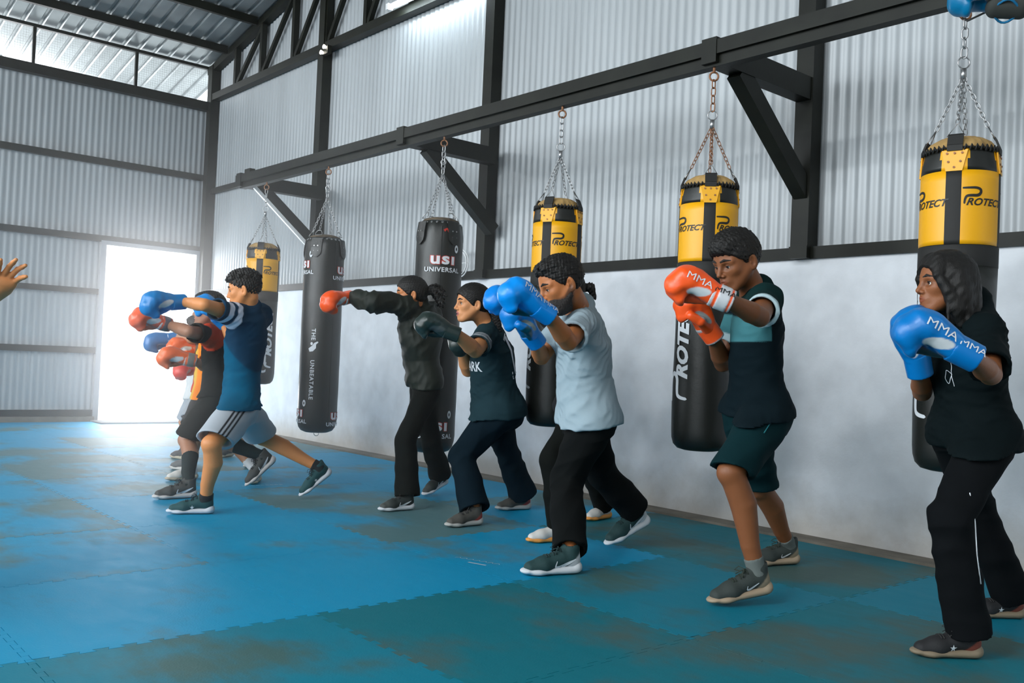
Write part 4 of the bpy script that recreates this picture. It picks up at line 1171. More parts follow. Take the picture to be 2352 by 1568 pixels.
    # ---- eyes, brows
    if near < 2:
        for sy in (1, -1):
            c = H.p((0.0700, sy * 0.031, 0.005)); g = unit(H.x + H.d((0, st.get('gaze', 0), st.get('gz', -0.10))))
            me = ball(c, 0.0128 * H.l, g); o = link('eye', me, [M['eye_white'], M['eye_dark']], root)
        bq = []
        for sy in (1, -1):
            bq += chainp([H.p((0.0925, sy * 0.012, 0.0285)), H.p((0.090, sy * 0.030, 0.0345)), H.p((0.074, sy * 0.052, 0.028))], [0.0042 * H.l, 0.0046 * H.l, 0.0025 * H.l], 0.002)
        lq = []
        for sy in (1, -1):
            zl = 0.005 + 0.0095 * (0.85 - st.get('lid', 0.4) * 1.5); lq += chainp([H.p((0.0805, sy * 0.0215, 0.003)), H.p((0.0845, sy * 0.029, zl)), H.p((0.0825, sy * 0.037, zl)), H.p((0.0765, sy * 0.0435, 0.003))], [0.0010 * H.l, 0.0014 * H.l, 0.0014 * H.l, 0.0008 * H.l], 0.001)
        solid('eyelash', lq, M['hair_mat'], root, res=0.0012)
        if 'brow' not in st or st['brow']: solid('eyebrow', bq, M['hair_mat'], root, res=0.0022, disp=noise_disp(3, 0.0006, 0.006))
    for f in st.get('extra', []): f(root, J, H, body, near)
    # ---- hair
    st['hair'](root, H, near, seed)
    # ---- trousers or shorts
    P_ = st['legs']; kind = P_['kind']; k = P_.get('w', 1.0) * s
    if kind != 'none':
        pq = [loft([(sp(-0.16), fh, lh_, 0.10 * b * k, 0.145 * b * k), (sp(-0.02) - fh * 0.008, fh, lh_, 0.118 * b * k, 0.165 * b * k), (sp(0.12), fh, lh_, 0.108 * b * k, 0.150 * b * k), (sp(0.22), fh, lh_, 0.095 * b * k, 0.135 * b * k)], 0.03)]
        if st.get('seat'): pq.append(ell((-0.055, 0, -0.03), (0.09, 0.14, 0.11), Frame(sp(0.0), fh, UP, b * k), 0.05))
        for S in 'LR':
            hp, kn = J['hip' + S], J['kn' + S]; an = ank[S][0]
            if kind == 'pants':
                e = lerp(kn, an, P_.get('len', 1.02)); d = unit(an - kn)
                pq += [cap(hp - up * 0.02, kn, 0.104 * b * k, 0.078 * k, 0.05), cap(kn, lerp(kn, e, 0.5), 0.078 * k, (0.078 + P_['hem']) / 2 * k, 0.02), cap(lerp(kn, e, 0.5), e, (0.078 + P_['hem']) / 2 * k, P_['hem'] * k, 0.01, clip=(e, d))]
                e0 = e - d * 0.012
                pq += [cap(e0, e + d * 0.03, (P_['hem'] - 0.020) * k, (P_['hem'] - 0.018) * k, 0.004, 's')]
            else:
                t = P_.get('len', 0.88); e = lerp(hp, kn, t); d = unit(kn - hp)
                d2 = unit(d * 0.5 - UP * 0.5); pq += [cap(hp - up * 0.02, e + d * 0.04, 0.112 * b * k, P_['hem'] * k, 0.05, clip=(e, d2)), cap(e - d * 0.02, e + d * 0.06, (P_['hem'] - 0.020) * k, (P_['hem'] - 0.016) * k, 0.004, 's')]
        w1 = wobble(seed, P_.get('fold', 0.006), P_.get('lam', 0.11), up * 0.8 + fh * 0.5); w2 = noise_disp(seed + 1, 0.003, 0.16)
        kns = [J['knL'], J['knR']]
        def pd(P):
            m = 0.45 + 0.9 * sum(np.exp(-((P - kk) ** 2).sum(1) / 0.02) for kk in kns) + 0.5 * np.exp(-((P - J['hip']) ** 2).sum(1) / 0.03)
            fd_ = np.ones(len(P))
            if kind == 'shorts':
                for S in 'LR': fd_ = fd_ * (1 - 0.9 * np.exp(-((P - lerp(J['hip' + S], J['kn' + S], P_.get('len', 0.88))) ** 2).sum(1) / 0.012))
            return (w1(P) * np.minimum(m, 1.3) + w2(P)) * fd_
        pf = P_.get('col')
        tr = solid('shorts' if kind == 'shorts' else 'trousers', pq, M['trouser'] if kind == 'pants' else M['cotton'], root, res=P_.get('res', rc), disp=pd, col=(lambda P: pf(P, J)) if pf else flat(P_['rgb']))
        if P_.get('more'): P_['more'](tr, J, H)
    if st.get('sock'):
        sk = st['sock']
        for S in 'LR':
            kn = J['kn' + S]; an = ank[S][0]; top = lerp(an, kn, sk['h']); d = unit(kn - an)
            mid = lerp(kn, an, 0.32) - fh * 0.018
            if sk['h'] > 0.4: sq = chainp([ank[S][1].p((0.02, 0, 0.06)), an, lerp(kn, an, 0.72)], [0.036 * s, 0.0375 * s, 0.044 * s], 0.01) + [cap(lerp(kn, an, 0.72), mid, 0.044 * s, 0.059 * s * st.get('calf', 1), 0.01, clip=(top, d))]
            else: sq = [cap(ank[S][1].p((0.01, 0, 0.06)), an, 0.036 * s, 0.038 * s, 0.01), cap(an, top, 0.038 * s, 0.041 * s, 0.01, clip=(top, d))]
            solid('sock', sq, M['sock'], root, res=0.006 if near < 2 else 0.009, col=flat(sk['rgb']))
    # ---- shirt or jacket
    T = st['top']; k = T.get('w', 1.0) * s; hem = T.get('hem', -0.06)
    tq = [loft([(sp(hem), fh, lh_, (0.120 + T.get('flare', 0)) * b * k, (0.168 + T.get('flare', 0)) * b * k), (sp(0.10), fh, lh_, 0.122 * b * k * T.get('belly', 1), 0.165 * b * k), (sp(0.35, 0.005), fh, lh_, 0.112 * b * k * T.get('belly', 1), 0.152 * b * k),
                (sp(0.68, -0.005), fc, lc_, 0.122 * b * k, 0.172 * k * b), (sp(0.86, -0.01), fc, lc_, 0.098 * k, 0.155 * k), (sp(1.0, -0.01), fc, lc_, 0.062 * k, 0.095 * k)], 0.02, top=0.03)]
    sl = T.get('sleeve', 0.62); sr = T.get('sr', 0.070)
    hc = (sp(hem), -up)
    g_ = T.get('gap', 0.016); kk = st['legs'].get('w', 1.0) * s
    for S in 'LR': tq.append(cap(J['hip' + S] - up * 0.02, J['kn' + S], ((0.104 if kind == 'pants' else 0.112) * b * kk + g_), 0.09 * kk + g_, 0.05, clip=hc))
    if st.get('seat'): tq.append(dict(ell((-0.055, 0, -0.03), (0.09 + g_, 0.14 + g_, 0.11 + g_), Frame(sp(0.0), fh, UP, b * k), 0.05), clip=hc))
    for S in 'LR':
        sh, el, wr = J['sh' + S], J['el' + S], J['wr' + S]
        tq += [cap(J['neck'] - up * 0.035, sh, 0.052 * s, 0.062 * s, 0.05), cap(lerp(sp(0.78), sh, 0.5), sh, 0.07 * s, 0.06 * s, 0.05)]
        if sl <= 1:
            e = lerp(sh, el, sl); d = unit(el - sh)
            tq += [cap(sh, e, 0.062 * s, sr * s, 0.04, clip=(e, d)), cap(e - d * 0.022, e + d * 0.03, (sr - 0.017) * s, (sr - 0.014) * s, 0.004, 's')]
        else:
            e = lerp(el, wr, 0.93); d = unit(wr - el)
            tq += chainp([sh, lerp(sh, el, 0.6), el], [0.082 * s, 0.080 * s, 0.072 * s], 0.05) + [cap(el, lerp(el, e, 0.6), 0.072 * s, 0.066 * s, 0.03), cap(lerp(el, e, 0.6), e, 0.066 * s, 0.044 * s, 0.02, clip=(e, d))]
    nk = unit(H.p((-0.028, 0, -0.045)) - nb)
    tq.append(cap(J['neck'] - up * 0.03, J['neck'] + up * 0.022 - fc * 0.022, 0.066 * s, 0.058 * s, 0.05))
    tq += [cap(nb + nk * 0.028 + fc * 0.030, nb + nk * 0.13 + fc * 0.03, T.get('neck', 0.070) * s, 0.082 * s, 0.008, 's')]
    fd = T.get('fd', up * 0.75 + fc * 0.45 + lc_ * 0.3)
    w1 = wobble(seed + 5, T.get('fold', 0.007), T.get('lam', 0.10), fd); w2 = noise_disp(seed + 6, 0.004, 0.19); w3 = wobble(seed + 8, T.get('fold', 0.007) * 0.5, T.get('lam', 0.10) * 0.45, fd)
    pts = [lerp(J['shL'], sp(0.7), 0.35), lerp(J['shR'], sp(0.7), 0.35), sp(0.12), lerp(J['shL'], J['elL'], 0.5)] + ([J['elL'], J['elR']] if sl > 1 else [])
    def td(P):
        m = 0.35 + 0.8 * sum(np.exp(-((P - kk) ** 2).sum(1) / 0.022) for kk in pts)
        fd_ = np.ones(len(P))
        for e_ in ends: fd_ = fd_ * (1 - 0.93 * np.exp(-((P - e_) ** 2).sum(1) / 0.0075))
        return ((w1(P) + w3(P)) * np.minimum(m, 1.25) + w2(P) * 0.8) * fd_
    ends = [lerp(J['sh' + S], J['el' + S], sl) for S in 'LR'] if sl <= 1 else [lerp(J['el' + S], J['wr' + S], 0.93) for S in 'LR']
    ctx = dict(J=J, up=up, fc=fc, lc=lc_, fh=fh, lh=lh_, sp=sp, H=H)
    shirt = solid(T.get('name', 'shirt'), tq, M[T.get('mat', 'cotton')], root, res=rc, disp=td, col=(lambda P: T['col'](P, ctx)) if T.get('col') else flat(T['rgb']))
    if T.get('more'): T['more'](shirt, ctx)
    # ---- gloves
    for S, ts in (('L', -1), ('R', 1)):
        g = dict(st['glove']); g.update(st.get('glove' + S, {}))
        if g.get('skip'): continue
        z = g.pop('z', None); W = J['wr' + S]; G = J['gl' + S]
        g.pop('skip', None)
        g.setdefault('l', 1.0)
        glove(root, 'boxing_glove', lerp(W, G, 0.19), G, ts, zdir=z, res=(0.0045, 0.0055, 0.008)[near], **g)
    return root

def body_mesh(name, q, m, root, regions, scol):
    Vs, Qs, n = [], [], 0
    for i, (lo, hi, rs) in enumerate(regions):
        last = i == len(regions) - 1
        D, l0, r = field(q, lo, hi, rs); V, Q = nets(D, l0, r)
        c = V[Q].mean(1)
        if not last: ins = ((c > lo - rs * 0.5) & (c < hi + rs * 0.5)).all(1)
        else:
            ins = np.ones(len(c), bool)
            for hlo, hhi, rh in regions[:-1]: ins &= ~((c > hlo + rh * 0.6) & (c < hhi - rh * 0.6)).all(1)
        Q = Q[ins]; used = np.unique(Q); re = np.full(len(V), -1); re[used] = np.arange(len(used)); V = V[used]; Q = re[Q]
        Vs.append(V); Qs.append(Q + n); n += len(V)
    V = np.concatenate(Vs); Q = np.concatenate(Qs)
    return link(name, fast_mesh(name, V, Q, scol(V)), m, root)

def ball(c, r, g, n=16, m=12):
    F = Frame(c, g, UP); V = []; Fc = []; MI = []
    for i in range(m + 1):
        t = math.pi * i / m
        for k in range(n): a = 2 * math.pi * k / n; V.append(tuple(F.p((r * math.cos(t), r * math.sin(t) * math.cos(a), r * math.sin(t) * math.sin(a)))))
    for i in range(m):
        for k in range(n): Fc.append((i * n + k, i * n + (k + 1) % n, (i + 1) * n + (k + 1) % n, (i + 1) * n + k)); MI.append(1 if i < 2 else 0)
    me = bpy.data.meshes.new('eye'); me.from_pydata(V, [], Fc); me.polygons.foreach_set('material_index', MI); me.polygons.foreach_set('use_smooth', [True] * len(Fc)); me.update()
    return me

# ---- hair styles
def scalp(H, grow, n=(0.6, 0, -0.8), at=(0.085, 0, 0.055), extra=()):
    q = [ell((-0.010, 0, 0.040), (0.101 + grow, 0.079 + grow, 0.088 + grow), H, 0.01, clip=(H.p(at), H.d(n)))]
    for e in extra: q.append(e)
    for s in (1, -1): q.append(ell((-0.004, s * 0.092, -0.008), (0.022, 0.020, 0.034), H, 0.006, 's'))
    return q
def hair_short(front=0.03, top=0.03, grow=0.009, fringe=0.0, wave=0.002, at=(0.085, 0, 0.062), n=(0.66, 0, -0.75)):
    def f(root, H, near, seed):
        q = scalp(H, grow, n=n, at=at, extra=[ell((0.008, 0, 0.095), (0.085, 0.068, 0.024 + top), H, 0.03), ell((0.060, 0, 0.098 - fringe * 0.5), (0.024 + front * 0.4, 0.056, 0.018 + fringe * 0.6), H, 0.02)])
        q.append(dict(op='i', p=H.p((0, 0, -0.075)), n=-H.z))
        d1 = noise_disp(seed, wave, 0.020); d2 = noise_disp(seed + 1, wave * 0.6, 0.009)
        solid('hair', q, M['hair'], root, res=(0.0035, 0.004, 0.007)[near], disp=lambda P: d1(P) + d2(P))
    return f
def hair_curly(root, H, near, seed):
    q = scalp(H, 0.003, n=(0.55, 0, -0.83), at=(0.082, 0, 0.060))
    r = np.random.RandomState(seed)
    for i in range(150):
        a = r.uniform(0, 2 * math.pi); t = math.acos(r.uniform(0.30, 1.0))
        x, y, z = math.sin(t) * math.cos(a), math.sin(t) * math.sin(a), math.cos(t)
        q.insert(1, ell((-0.004 + 0.106 * x, 0.083 * y, 0.052 + 0.083 * z), (0.015, 0.015, 0.014), H, 0.004))
    d = noise_disp(seed, 0.004, 0.014); 
    solid('hair', q, M['hair'], root, res=(0.0035, 0.004, 0.007)[near], disp=d)
def hair_pulled(tail=None, grow=0.006, low=0.0):
    def f(root, H, near, seed):
        q = scalp(H, grow, n=(0.72, 0, -0.69), at=(0.088, 0, 0.062), extra=[ell((-0.06, 0, 0.02), (0.055, 0.07, 0.07), H, 0.02)])
        d = noise_disp(seed, 0.0015, 0.012)
        h = solid('hair', q, M['hair'], root, res=(0.0035, 0.004, 0.007)[near], disp=d)
        if tail: tail(root, h, H, near, seed)
    return f
def curls(root, h, H, near, seed):
    r = np.random.RandomState(seed); q = []
    q += chainp([H.p((-0.095, 0, 0.015)), H.p((-0.135, 0.0, 0.035))], [0.022, 0.028], 0.01)
    for i in range(16):
        a = H.p((-0.125, 0, 0.03)) ; pts = [a]
        d = unit(H.d((-0.8, r.uniform(-0.7, 0.7), r.uniform(-0.2, 0.9))))
        for k in range(4):
            d = unit(d + H.d((0, 0, -0.55)) + r.normal(0, 0.25, 3)); pts.append(pts[-1] + d * r.uniform(0.028, 0.045))
        q += chainp(pts, [0.016, 0.015, 0.013, 0.010, 0.005], 0.008)
    solid('ponytail', q, M['hair'], h, res=(0.0035, 0.004, 0.007)[near], disp=noise_disp(seed, 0.004, 0.016))
def tail_low(root, h, H, near, seed):
    q = chainp([H.p((-0.09, 0, -0.01)), H.p((-0.13, 0.0, -0.03)), H.p((-0.150, 0.02, -0.09)), H.p((-0.165, 0.03, -0.15)), H.p((-0.185, 0.03, -0.20))], [0.025, 0.028, 0.026, 0.018, 0.006], 0.01)
    solid('ponytail', q, M['hair'], h, res=(0.0035, 0.004, 0.007)[near], disp=noise_disp(seed, 0.004, 0.016))
def hair_long(root, H, near, seed):
    q = scalp(H, 0.010, n=(0.80, 0, -0.60), at=(0.080, 0, 0.060), extra=[ell((-0.035, 0, 0.0), (0.085, 0.085, 0.10), H, 0.02), ell((-0.060, 0, -0.070), (0.068, 0.088, 0.095), H, 0.03)])
    q = [x for x in q if not (x['op'] == 's')]
    r = np.random.RandomState(4)
    for i in range(34):
        a = R(62 + 236 * (i + 0.5) / 34) + r.normal(0, 0.04); L0 = r.uniform(0.12, 0.17) if 100 < math.degrees(a) < 260 else r.uniform(0.09, 0.14)
        cx, cy = 0.104 * math.cos(a) - 0.012, 0.088 * math.sin(a)
        q += chainp([H.p((cx * 0.9, cy * 0.9, 0.075)), H.p((cx * 1.03, cy * 1.03, 0.0)), H.p((cx * 1.06 + r.normal(0, 0.004), cy * 1.05 + r.normal(0, 0.004), -L0 * 0.6)), H.p((cx * 1.0 + r.normal(0, 0.008), cy * 1.0 + r.normal(0, 0.008), -L0))], [0.007, 0.009, 0.010, 0.004], 0.006)
    for s in (1, -1):
        q += chainp([H.p((0.050, s * 0.040, 0.100)), H.p((0.066, s * 0.068, 0.03)), H.p((0.034, s * 0.084, -0.03)), H.p((0.005, s * 0.084, -0.09)), H.p((-0.02, s * 0.078, -0.15))], [0.016, 0.016, 0.022, 0.030, 0.016], 0.03)
        q += chainp([H.p((0.0, s * 0.085, 0.04)), H.p((-0.02, s * 0.090, -0.04)), H.p((-0.04, s * 0.08, -0.13))], [0.022, 0.026, 0.022], 0.03)
    d1 = noise_disp(seed, 0.0012, 0.03); 
    solid('hair', q, M['hair'], root, res=(0.0035, 0.004, 0.007)[near], disp=d1)
def bald_hidden(root, H, near, seed): hair_short()(root, H, near, seed)
JOINTS = {
    'P1': {'hip': (3.674, 1.516, 0.817), 'neck': (3.588, 1.511, 1.287), 'head': (3.469, 1.547, 1.352), 'hipL': (3.637, 1.433, 0.817), 'hipR': (3.711, 1.598, 0.817), 'shL': (3.474, 1.406, 1.174), 'shR': (3.702, 1.616, 1.290), 'elL': (3.280, 1.302, 1.025), 'wrL': (3.065, 1.276, 1.079), 'glL': (2.923, 1.449, 1.190), 'knL': (3.405, 1.475, 0.504), 'anL': (3.451, 1.478, 0.106), 'toeL': (3.335, 1.572, 0.020), 'elR': (3.654, 1.708, 0.948), 'wrR': (3.462, 1.631, 1.032), 'glR': (3.358, 1.636, 1.259), 'knR': (4.002, 1.632, 0.486), 'anR': (4.198, 1.611, 0.078), 'toeR': (4.083, 1.696, 0.020)},
    'P2': {'hip': (3.733, 2.525, 0.824), 'neck': (3.660, 2.507, 1.374), 'head': (3.505, 2.505, 1.489), 'hipL': (3.693, 2.434, 0.824), 'hipR': (3.773, 2.615, 0.824), 'shL': (3.534, 2.369, 1.317), 'shR': (3.786, 2.644, 1.344), 'elL': (3.295, 2.230, 1.227), 'wrL': (3.056, 2.219, 1.278), 'glL': (2.894, 2.400, 1.370), 'knL': (3.348, 2.379, 0.563), 'anL': (3.409, 2.336, 0.136), 'toeL': (3.256, 2.409, 0.020), 'elR': (3.730, 2.724, 1.032), 'wrR': (3.536, 2.643, 1.156), 'glR': (3.371, 2.705, 1.348), 'knR': (3.994, 2.667, 0.423), 'anR': (4.285, 2.728, 0.092), 'toeR': (4.107, 2.791, 0.020)},
    'P3': {'hip': (3.426, 3.324, 0.748), 'neck': (3.331, 3.325, 1.286), 'head': (3.121, 3.240, 1.378), 'hipL': (3.386, 3.236, 0.748), 'hipR': (3.465, 3.413, 0.748), 'shL': (3.217, 3.191, 1.193), 'shR': (3.445, 3.459, 1.278), 'elL': (2.990, 3.046, 1.099), 'wrL': (2.790, 2.977, 1.212), 'glL': (2.564, 3.034, 1.329), 'knL': (3.358, 3.393, 0.398), 'anL': (3.128, 3.164, 0.097), 'toeL': (2.923, 3.232, 0.020), 'elR': (3.319, 3.578, 1.028), 'wrR': (3.145, 3.431, 1.102), 'glR': (2.955, 3.446, 1.278), 'knR': (3.714, 3.470, 0.405), 'anR': (3.983, 3.521, 0.091), 'toeR': (3.771, 3.480, 0.020)},
    'P4': {'hip': (3.815, 4.512, 0.703), 'neck': (3.721, 4.512, 1.233), 'head': (3.576, 4.502, 1.338), 'hipL': (3.778, 4.429, 0.703), 'hipR': (3.851, 4.594, 0.703), 'shL': (3.606, 4.393, 1.151), 'shR': (3.835, 4.632, 1.218), 'elL': (3.409, 4.243, 1.052), 'wrL': (3.215, 4.173, 1.137), 'glL': (2.997, 4.320, 1.224), 'knL': (3.600, 4.574, 0.399), 'anL': (3.542, 4.369, 0.068), 'toeL': (3.345, 4.379, 0.020), 'elR': (3.730, 4.711, 0.929), 'wrR': (3.588, 4.607, 1.066), 'glR': (3.416, 4.432, 1.114), 'knR': (4.057, 4.665, 0.389), 'anR': (4.212, 4.688, 0.058), 'toeR': (4.028, 4.732, 0.020)},
    'P5': {'hip': (3.758, 5.221, 0.791), 'neck': (3.669, 5.217, 1.363), 'head': (3.601, 5.207, 1.417), 'hipL': (3.722, 5.140, 0.791), 'hipR': (3.794, 5.302, 0.791), 'shL': (3.516, 5.149, 1.333), 'shR': (3.821, 5.284, 1.317), 'elL': (3.256, 5.144, 1.348), 'wrL': (3.213, 5.356, 1.378), 'glL': (2.976, 5.311, 1.314), 'knL': (3.535, 5.096, 0.448), 'anL': (3.486, 5.014, 0.073), 'toeL': (3.296, 5.026, 0.020), 'elR': (3.804, 5.414, 1.091), 'wrR': (3.798, 5.528, 1.277), 'glR': (3.637, 5.354, 1.357), 'knR': (3.932, 5.354, 0.399), 'anR': (4.146, 5.460, 0.080), 'toeR': (3.928, 5.414, 0.020)},
    'P6': {'hip': (2.609, 5.628, 0.643), 'neck': (2.618, 5.603, 1.265), 'head': (2.574, 5.571, 1.372), 'hipL': (2.570, 5.541, 0.643), 'hipR': (2.648, 5.715, 0.643), 'shL': (2.471, 5.499, 1.215), 'shR': (2.765, 5.706, 1.231), 'elL': (2.230, 5.362, 1.255), 'wrL': (2.183, 5.591, 1.274), 'glL': (1.925, 5.581, 1.242), 'knL': (2.287, 5.288, 0.433), 'anL': (2.306, 5.443, 0.076), 'toeL': (2.121, 5.524, 0.020), 'elR': (2.639, 5.812, 1.005), 'wrR': (2.625, 5.978, 1.171), 'glR': (2.425, 5.979, 1.337), 'knR': (2.923, 5.924, 0.403), 'anR': (3.201, 5.791, 0.134), 'toeR': (3.116, 5.714, 0.020)},
    'P7': {'hip': (2.738, 6.243, 0.695), 'neck': (2.704, 6.259, 1.167), 'head': (2.618, 6.200, 1.252), 'hipL': (2.699, 6.155, 0.695), 'hipR': (2.777, 6.332, 0.695), 'shL': (2.593, 6.120, 1.086), 'shR': (2.816, 6.399, 1.152), 'elL': (2.376, 5.934, 1.099), 'wrL': (2.317, 6.162, 1.144), 'glL': (2.063, 6.139, 1.194), 'knL': (2.565, 6.350, 0.354), 'anL': (2.439, 6.057, 0.073), 'toeL': (2.236, 6.072, 0.020), 'elR': (2.856, 6.581, 0.935), 'wrR': (2.857, 6.760, 1.095), 'glR': (2.730, 6.546, 1.169), 'knR': (2.843, 6.480, 0.336), 'anR': (3.151, 6.497, 0.115), 'toeR': (2.997, 6.292, 0.020)},
    'P8': {'hip': (3.010, 7.068, 0.654), 'neck': (3.010, 7.055, 1.100), 'head': (2.944, 6.978, 1.209), 'hipL': (2.974, 6.987, 0.654), 'hipR': (3.046, 7.149, 0.654), 'shL': (2.923, 6.921, 1.013), 'shR': (3.098, 7.190, 1.089), 'elL': (2.842, 6.735, 0.849), 'wrL': (2.690, 6.588, 0.904), 'glL': (2.416, 6.687, 0.942), 'knL': (2.757, 6.754, 0.393), 'anL': (2.778, 6.889, 0.070), 'toeL': (2.622, 6.877, 0.020), 'elR': (3.058, 7.200, 0.822), 'wrR': (3.023, 7.353, 0.975), 'glR': (2.777, 7.365, 1.017), 'knR': (3.051, 6.879, 0.345), 'anR': (3.237, 6.622, 0.081), 'toeR': (3.088, 6.427, 0.020)},
    'P9': {'hip': (3.251, 7.654, 0.663), 'neck': (3.243, 7.646, 1.175), 'head': (3.181, 7.565, 1.281), 'hipL': (3.212, 7.567, 0.663), 'hipR': (3.289, 7.741, 0.663), 'shL': (3.130, 7.511, 1.096), 'shR': (3.357, 7.780, 1.158), 'elL': (2.944, 7.304, 1.067), 'wrL': (2.911, 7.536, 1.074), 'glL': (2.663, 7.623, 1.008), 'knL': (3.003, 7.363, 0.391), 'anL': (2.993, 7.298, 0.089), 'toeL': (2.927, 7.561, 0.020), 'elR': (3.309, 7.800, 0.883), 'wrR': (3.298, 7.982, 1.031), 'glR': (3.172, 7.783, 1.141), 'knR': (3.306, 7.465, 0.380), 'anR': (3.637, 7.468, 0.076), 'toeR': (3.478, 7.360, 0.020)},
    'P10': {'hip': (3.431, 8.295, 0.573), 'neck': (3.424, 8.288, 1.052), 'head': (3.355, 8.212, 1.157), 'hipL': (3.396, 8.217, 0.573), 'hipR': (3.466, 8.373, 0.573), 'shL': (3.330, 8.167, 0.959), 'shR': (3.517, 8.409, 1.044), 'elL': (3.271, 7.981, 0.800), 'wrL': (3.144, 7.811, 0.795), 'glL': (2.964, 7.639, 0.804), 'knL': (3.359, 8.386, 0.308), 'anL': (3.261, 8.059, 0.084), 'toeL': (3.219, 8.318, 0.020), 'elR': (3.490, 8.414, 0.790), 'wrR': (3.510, 8.622, 0.824), 'glR': (3.335, 8.444, 0.833), 'knR': (3.645, 8.520, 0.273), 'anR': (3.693, 8.214, 0.075), 'toeR': (3.556, 8.134, 0.020)},
    'P3b': {'hip': (3.844, 3.822, 0.761), 'neck': (3.770, 3.805, 1.314), 'head': (3.696, 3.800, 1.404), 'hipL': (3.808, 3.741, 0.761), 'hipR': (3.880, 3.902, 0.761), 'shL': (3.617, 3.744, 1.242), 'shR': (3.922, 3.865, 1.294), 'elL': (3.367, 3.672, 1.261), 'wrL': (3.418, 3.875, 1.327), 'glL': (3.169, 3.864, 1.342), 'knL': (3.576, 3.724, 0.465), 'anL': (3.637, 3.756, 0.069), 'toeL': (3.471, 3.806, 0.020), 'elR': (3.970, 4.023, 1.092), 'wrR': (4.020, 4.160, 1.255), 'glR': (3.814, 4.025, 1.294), 'knR': (4.166, 4.026, 0.397), 'anR': (4.466, 4.161, 0.073), 'toeR': (4.284, 4.138, 0.020)},
}

# ---- patterns
def band(P, a, b, t0, t1, soft=0.02):
    a = V3(a); b = V3(b); ab = b - a; t = (P - a) @ ab / (ab @ ab)
    r = np.linalg.norm(P - (a + np.clip(t, 0, 1)[:, None] * ab), axis=1)
    return sstep(t0 - soft, t0 + soft, t) * sstep(t1 + soft, t1 - soft, t) * (r < 0.11)

BLUE = (0.0, 0.20, 0.62); ORANGE = (0.95, 0.10, 0.012); BLACKG = (0.015, 0.022, 0.020)

# 1: the woman at the right edge
def rose(shirt, c):
    b = bvh_of(shirt); n = unit(c['fc'] + c['lc'] * 0.55); u = np.cross(UP, n); 
    o = c['sp'](0.67) + n * 0.2 + u * 0.01
    fn = on_surface(b, o, u, UP, n, 0.003)
    k = 1.0
    for pts in ([(0.0, 0.0), (0.012, 0.012), (0.004, 0.024), (-0.012, 0.018), (-0.012, 0.002), (0.002, -0.010), (0.020, -0.002), (0.024, 0.020), (0.008, 0.036), (-0.016, 0.032), (-0.026, 0.012), (-0.022, -0.010), (-0.004, -0.024), (0.016, -0.018)],
                [(0.0, -0.024), (0.004, -0.06), (0.0, -0.10), (0.006, -0.145)], [(0.002, -0.10), (-0.022, -0.085), (-0.030, -0.115), (-0.018, -0.135), (0.002, -0.10)], [(-0.026, 0.012), (-0.03, 0.034), (-0.012, 0.05), (0.008, 0.036)], [(0.024, 0.02), (0.03, 0.0), (0.016, -0.018)]):
        cc = curve2(pts, 30); mapped('print', stroke_geo([(x * k, y * k) for x, y in cc], [0.0028] * len(cc)), fn, M['white_print'], shirt)
def side_piping(tr, J, H):
    b = bvh_of(tr); a = J['hipL']; k = J['knL']; e = J['anL']
    pts = [lerp(k, e, t) for t in (-0.25, 0, 0.3, 0.55)]
    n = unit(V3((-0.25, -1, 0))); fn = on_surface(b, (0, 0, 0), (1, 0, 0), UP, n, 0.003)
    mb = MB(); P = []
    for q in pts:
        h = b.ray_cast(Vector(q + n * 0.3 + V3((0.035, 0, 0))), Vector(-n)); P.append(V3(h[0]) + n * 0.002 if h[0] else q + n * 0.08)
    mb.tube(P, 0.0022, n=5); mb.build('piping', M['white_print'], tr, smooth=True)
person('P1', 'woman at the right edge in black tee with a white rose print, blue gloves raised', dict(
    s=0.95, res=0, hy=38, hp=-2, hs=0.97, tone=(0.27, 0.095, 0.036), hair=hair_long, lid=0.18, gaze=0.0, gz=0.0, jaw=0.93, neckw=0.88, arm=0.95,
    shoe=dict(up=(0.012, 0.012, 0.013), sole=(0.22, 0.17, 0.11), out=(0.05, 0.04, 0.03), heel=(0.22, 0.05, 0.03), lace=(0.02, 0.02, 0.02), mark='star'),
    legs=dict(kind='pants', rgb=(0.004, 0.005, 0.006), hem=0.086, w=0.98, len=0.98, more=side_piping),
    top=dict(rgb=(0.003, 0.007, 0.008), w=1.02, sleeve=0.85, sr=0.075, hem=-0.12, flare=0.01, more=rose, fold=0.008),
    glove=dict(rgb=(0.0, 0.17, 0.50), palm=(0.02, 0.04, 0.05), text=('MMA', 1)), gloveR=dict(z=(-0.3, 0.55, 0.2), text=None)))

# 2: the young man in orange gloves
def col2(P, c):
    base = np.tile(V3((0.004, 0.011, 0.015)), (len(P), 1))
    h = (P - c['sp'](0)) @ c['up']; L = np.linalg.norm(c['sp'](1) - c['sp'](0)); t = h / L
    lat = (P - c['sp'](0.6)) @ c['lc']
    base = mixc(base, sstep(0.86, 0.90, t), (0.004, 0.022, 0.022))
    fr = (P - c['sp'](0.6)) @ c['fc']
    m = sstep(0.575, 0.585, t - 0.15 * lat) * sstep(0.80, 0.785, t) * sstep(-0.035, -0.03, fr) * (np.abs(lat) < 0.2)
    base = mixc(base, m, (0.06, 0.21, 0.235))
    sl = band(P, c['J']['shL'], c['J']['elL'], 0.56, 0.67, 0.012) + band(P, c['J']['shR'], c['J']['elR'], 0.56, 0.67, 0.012)
    return mixc(base, np.minimum(sl, 1), (0.50, 0.66, 0.70))
def col2s(P, J):
    c = np.tile(V3((0.006, 0.042, 0.046)), (len(P), 1))
    return c
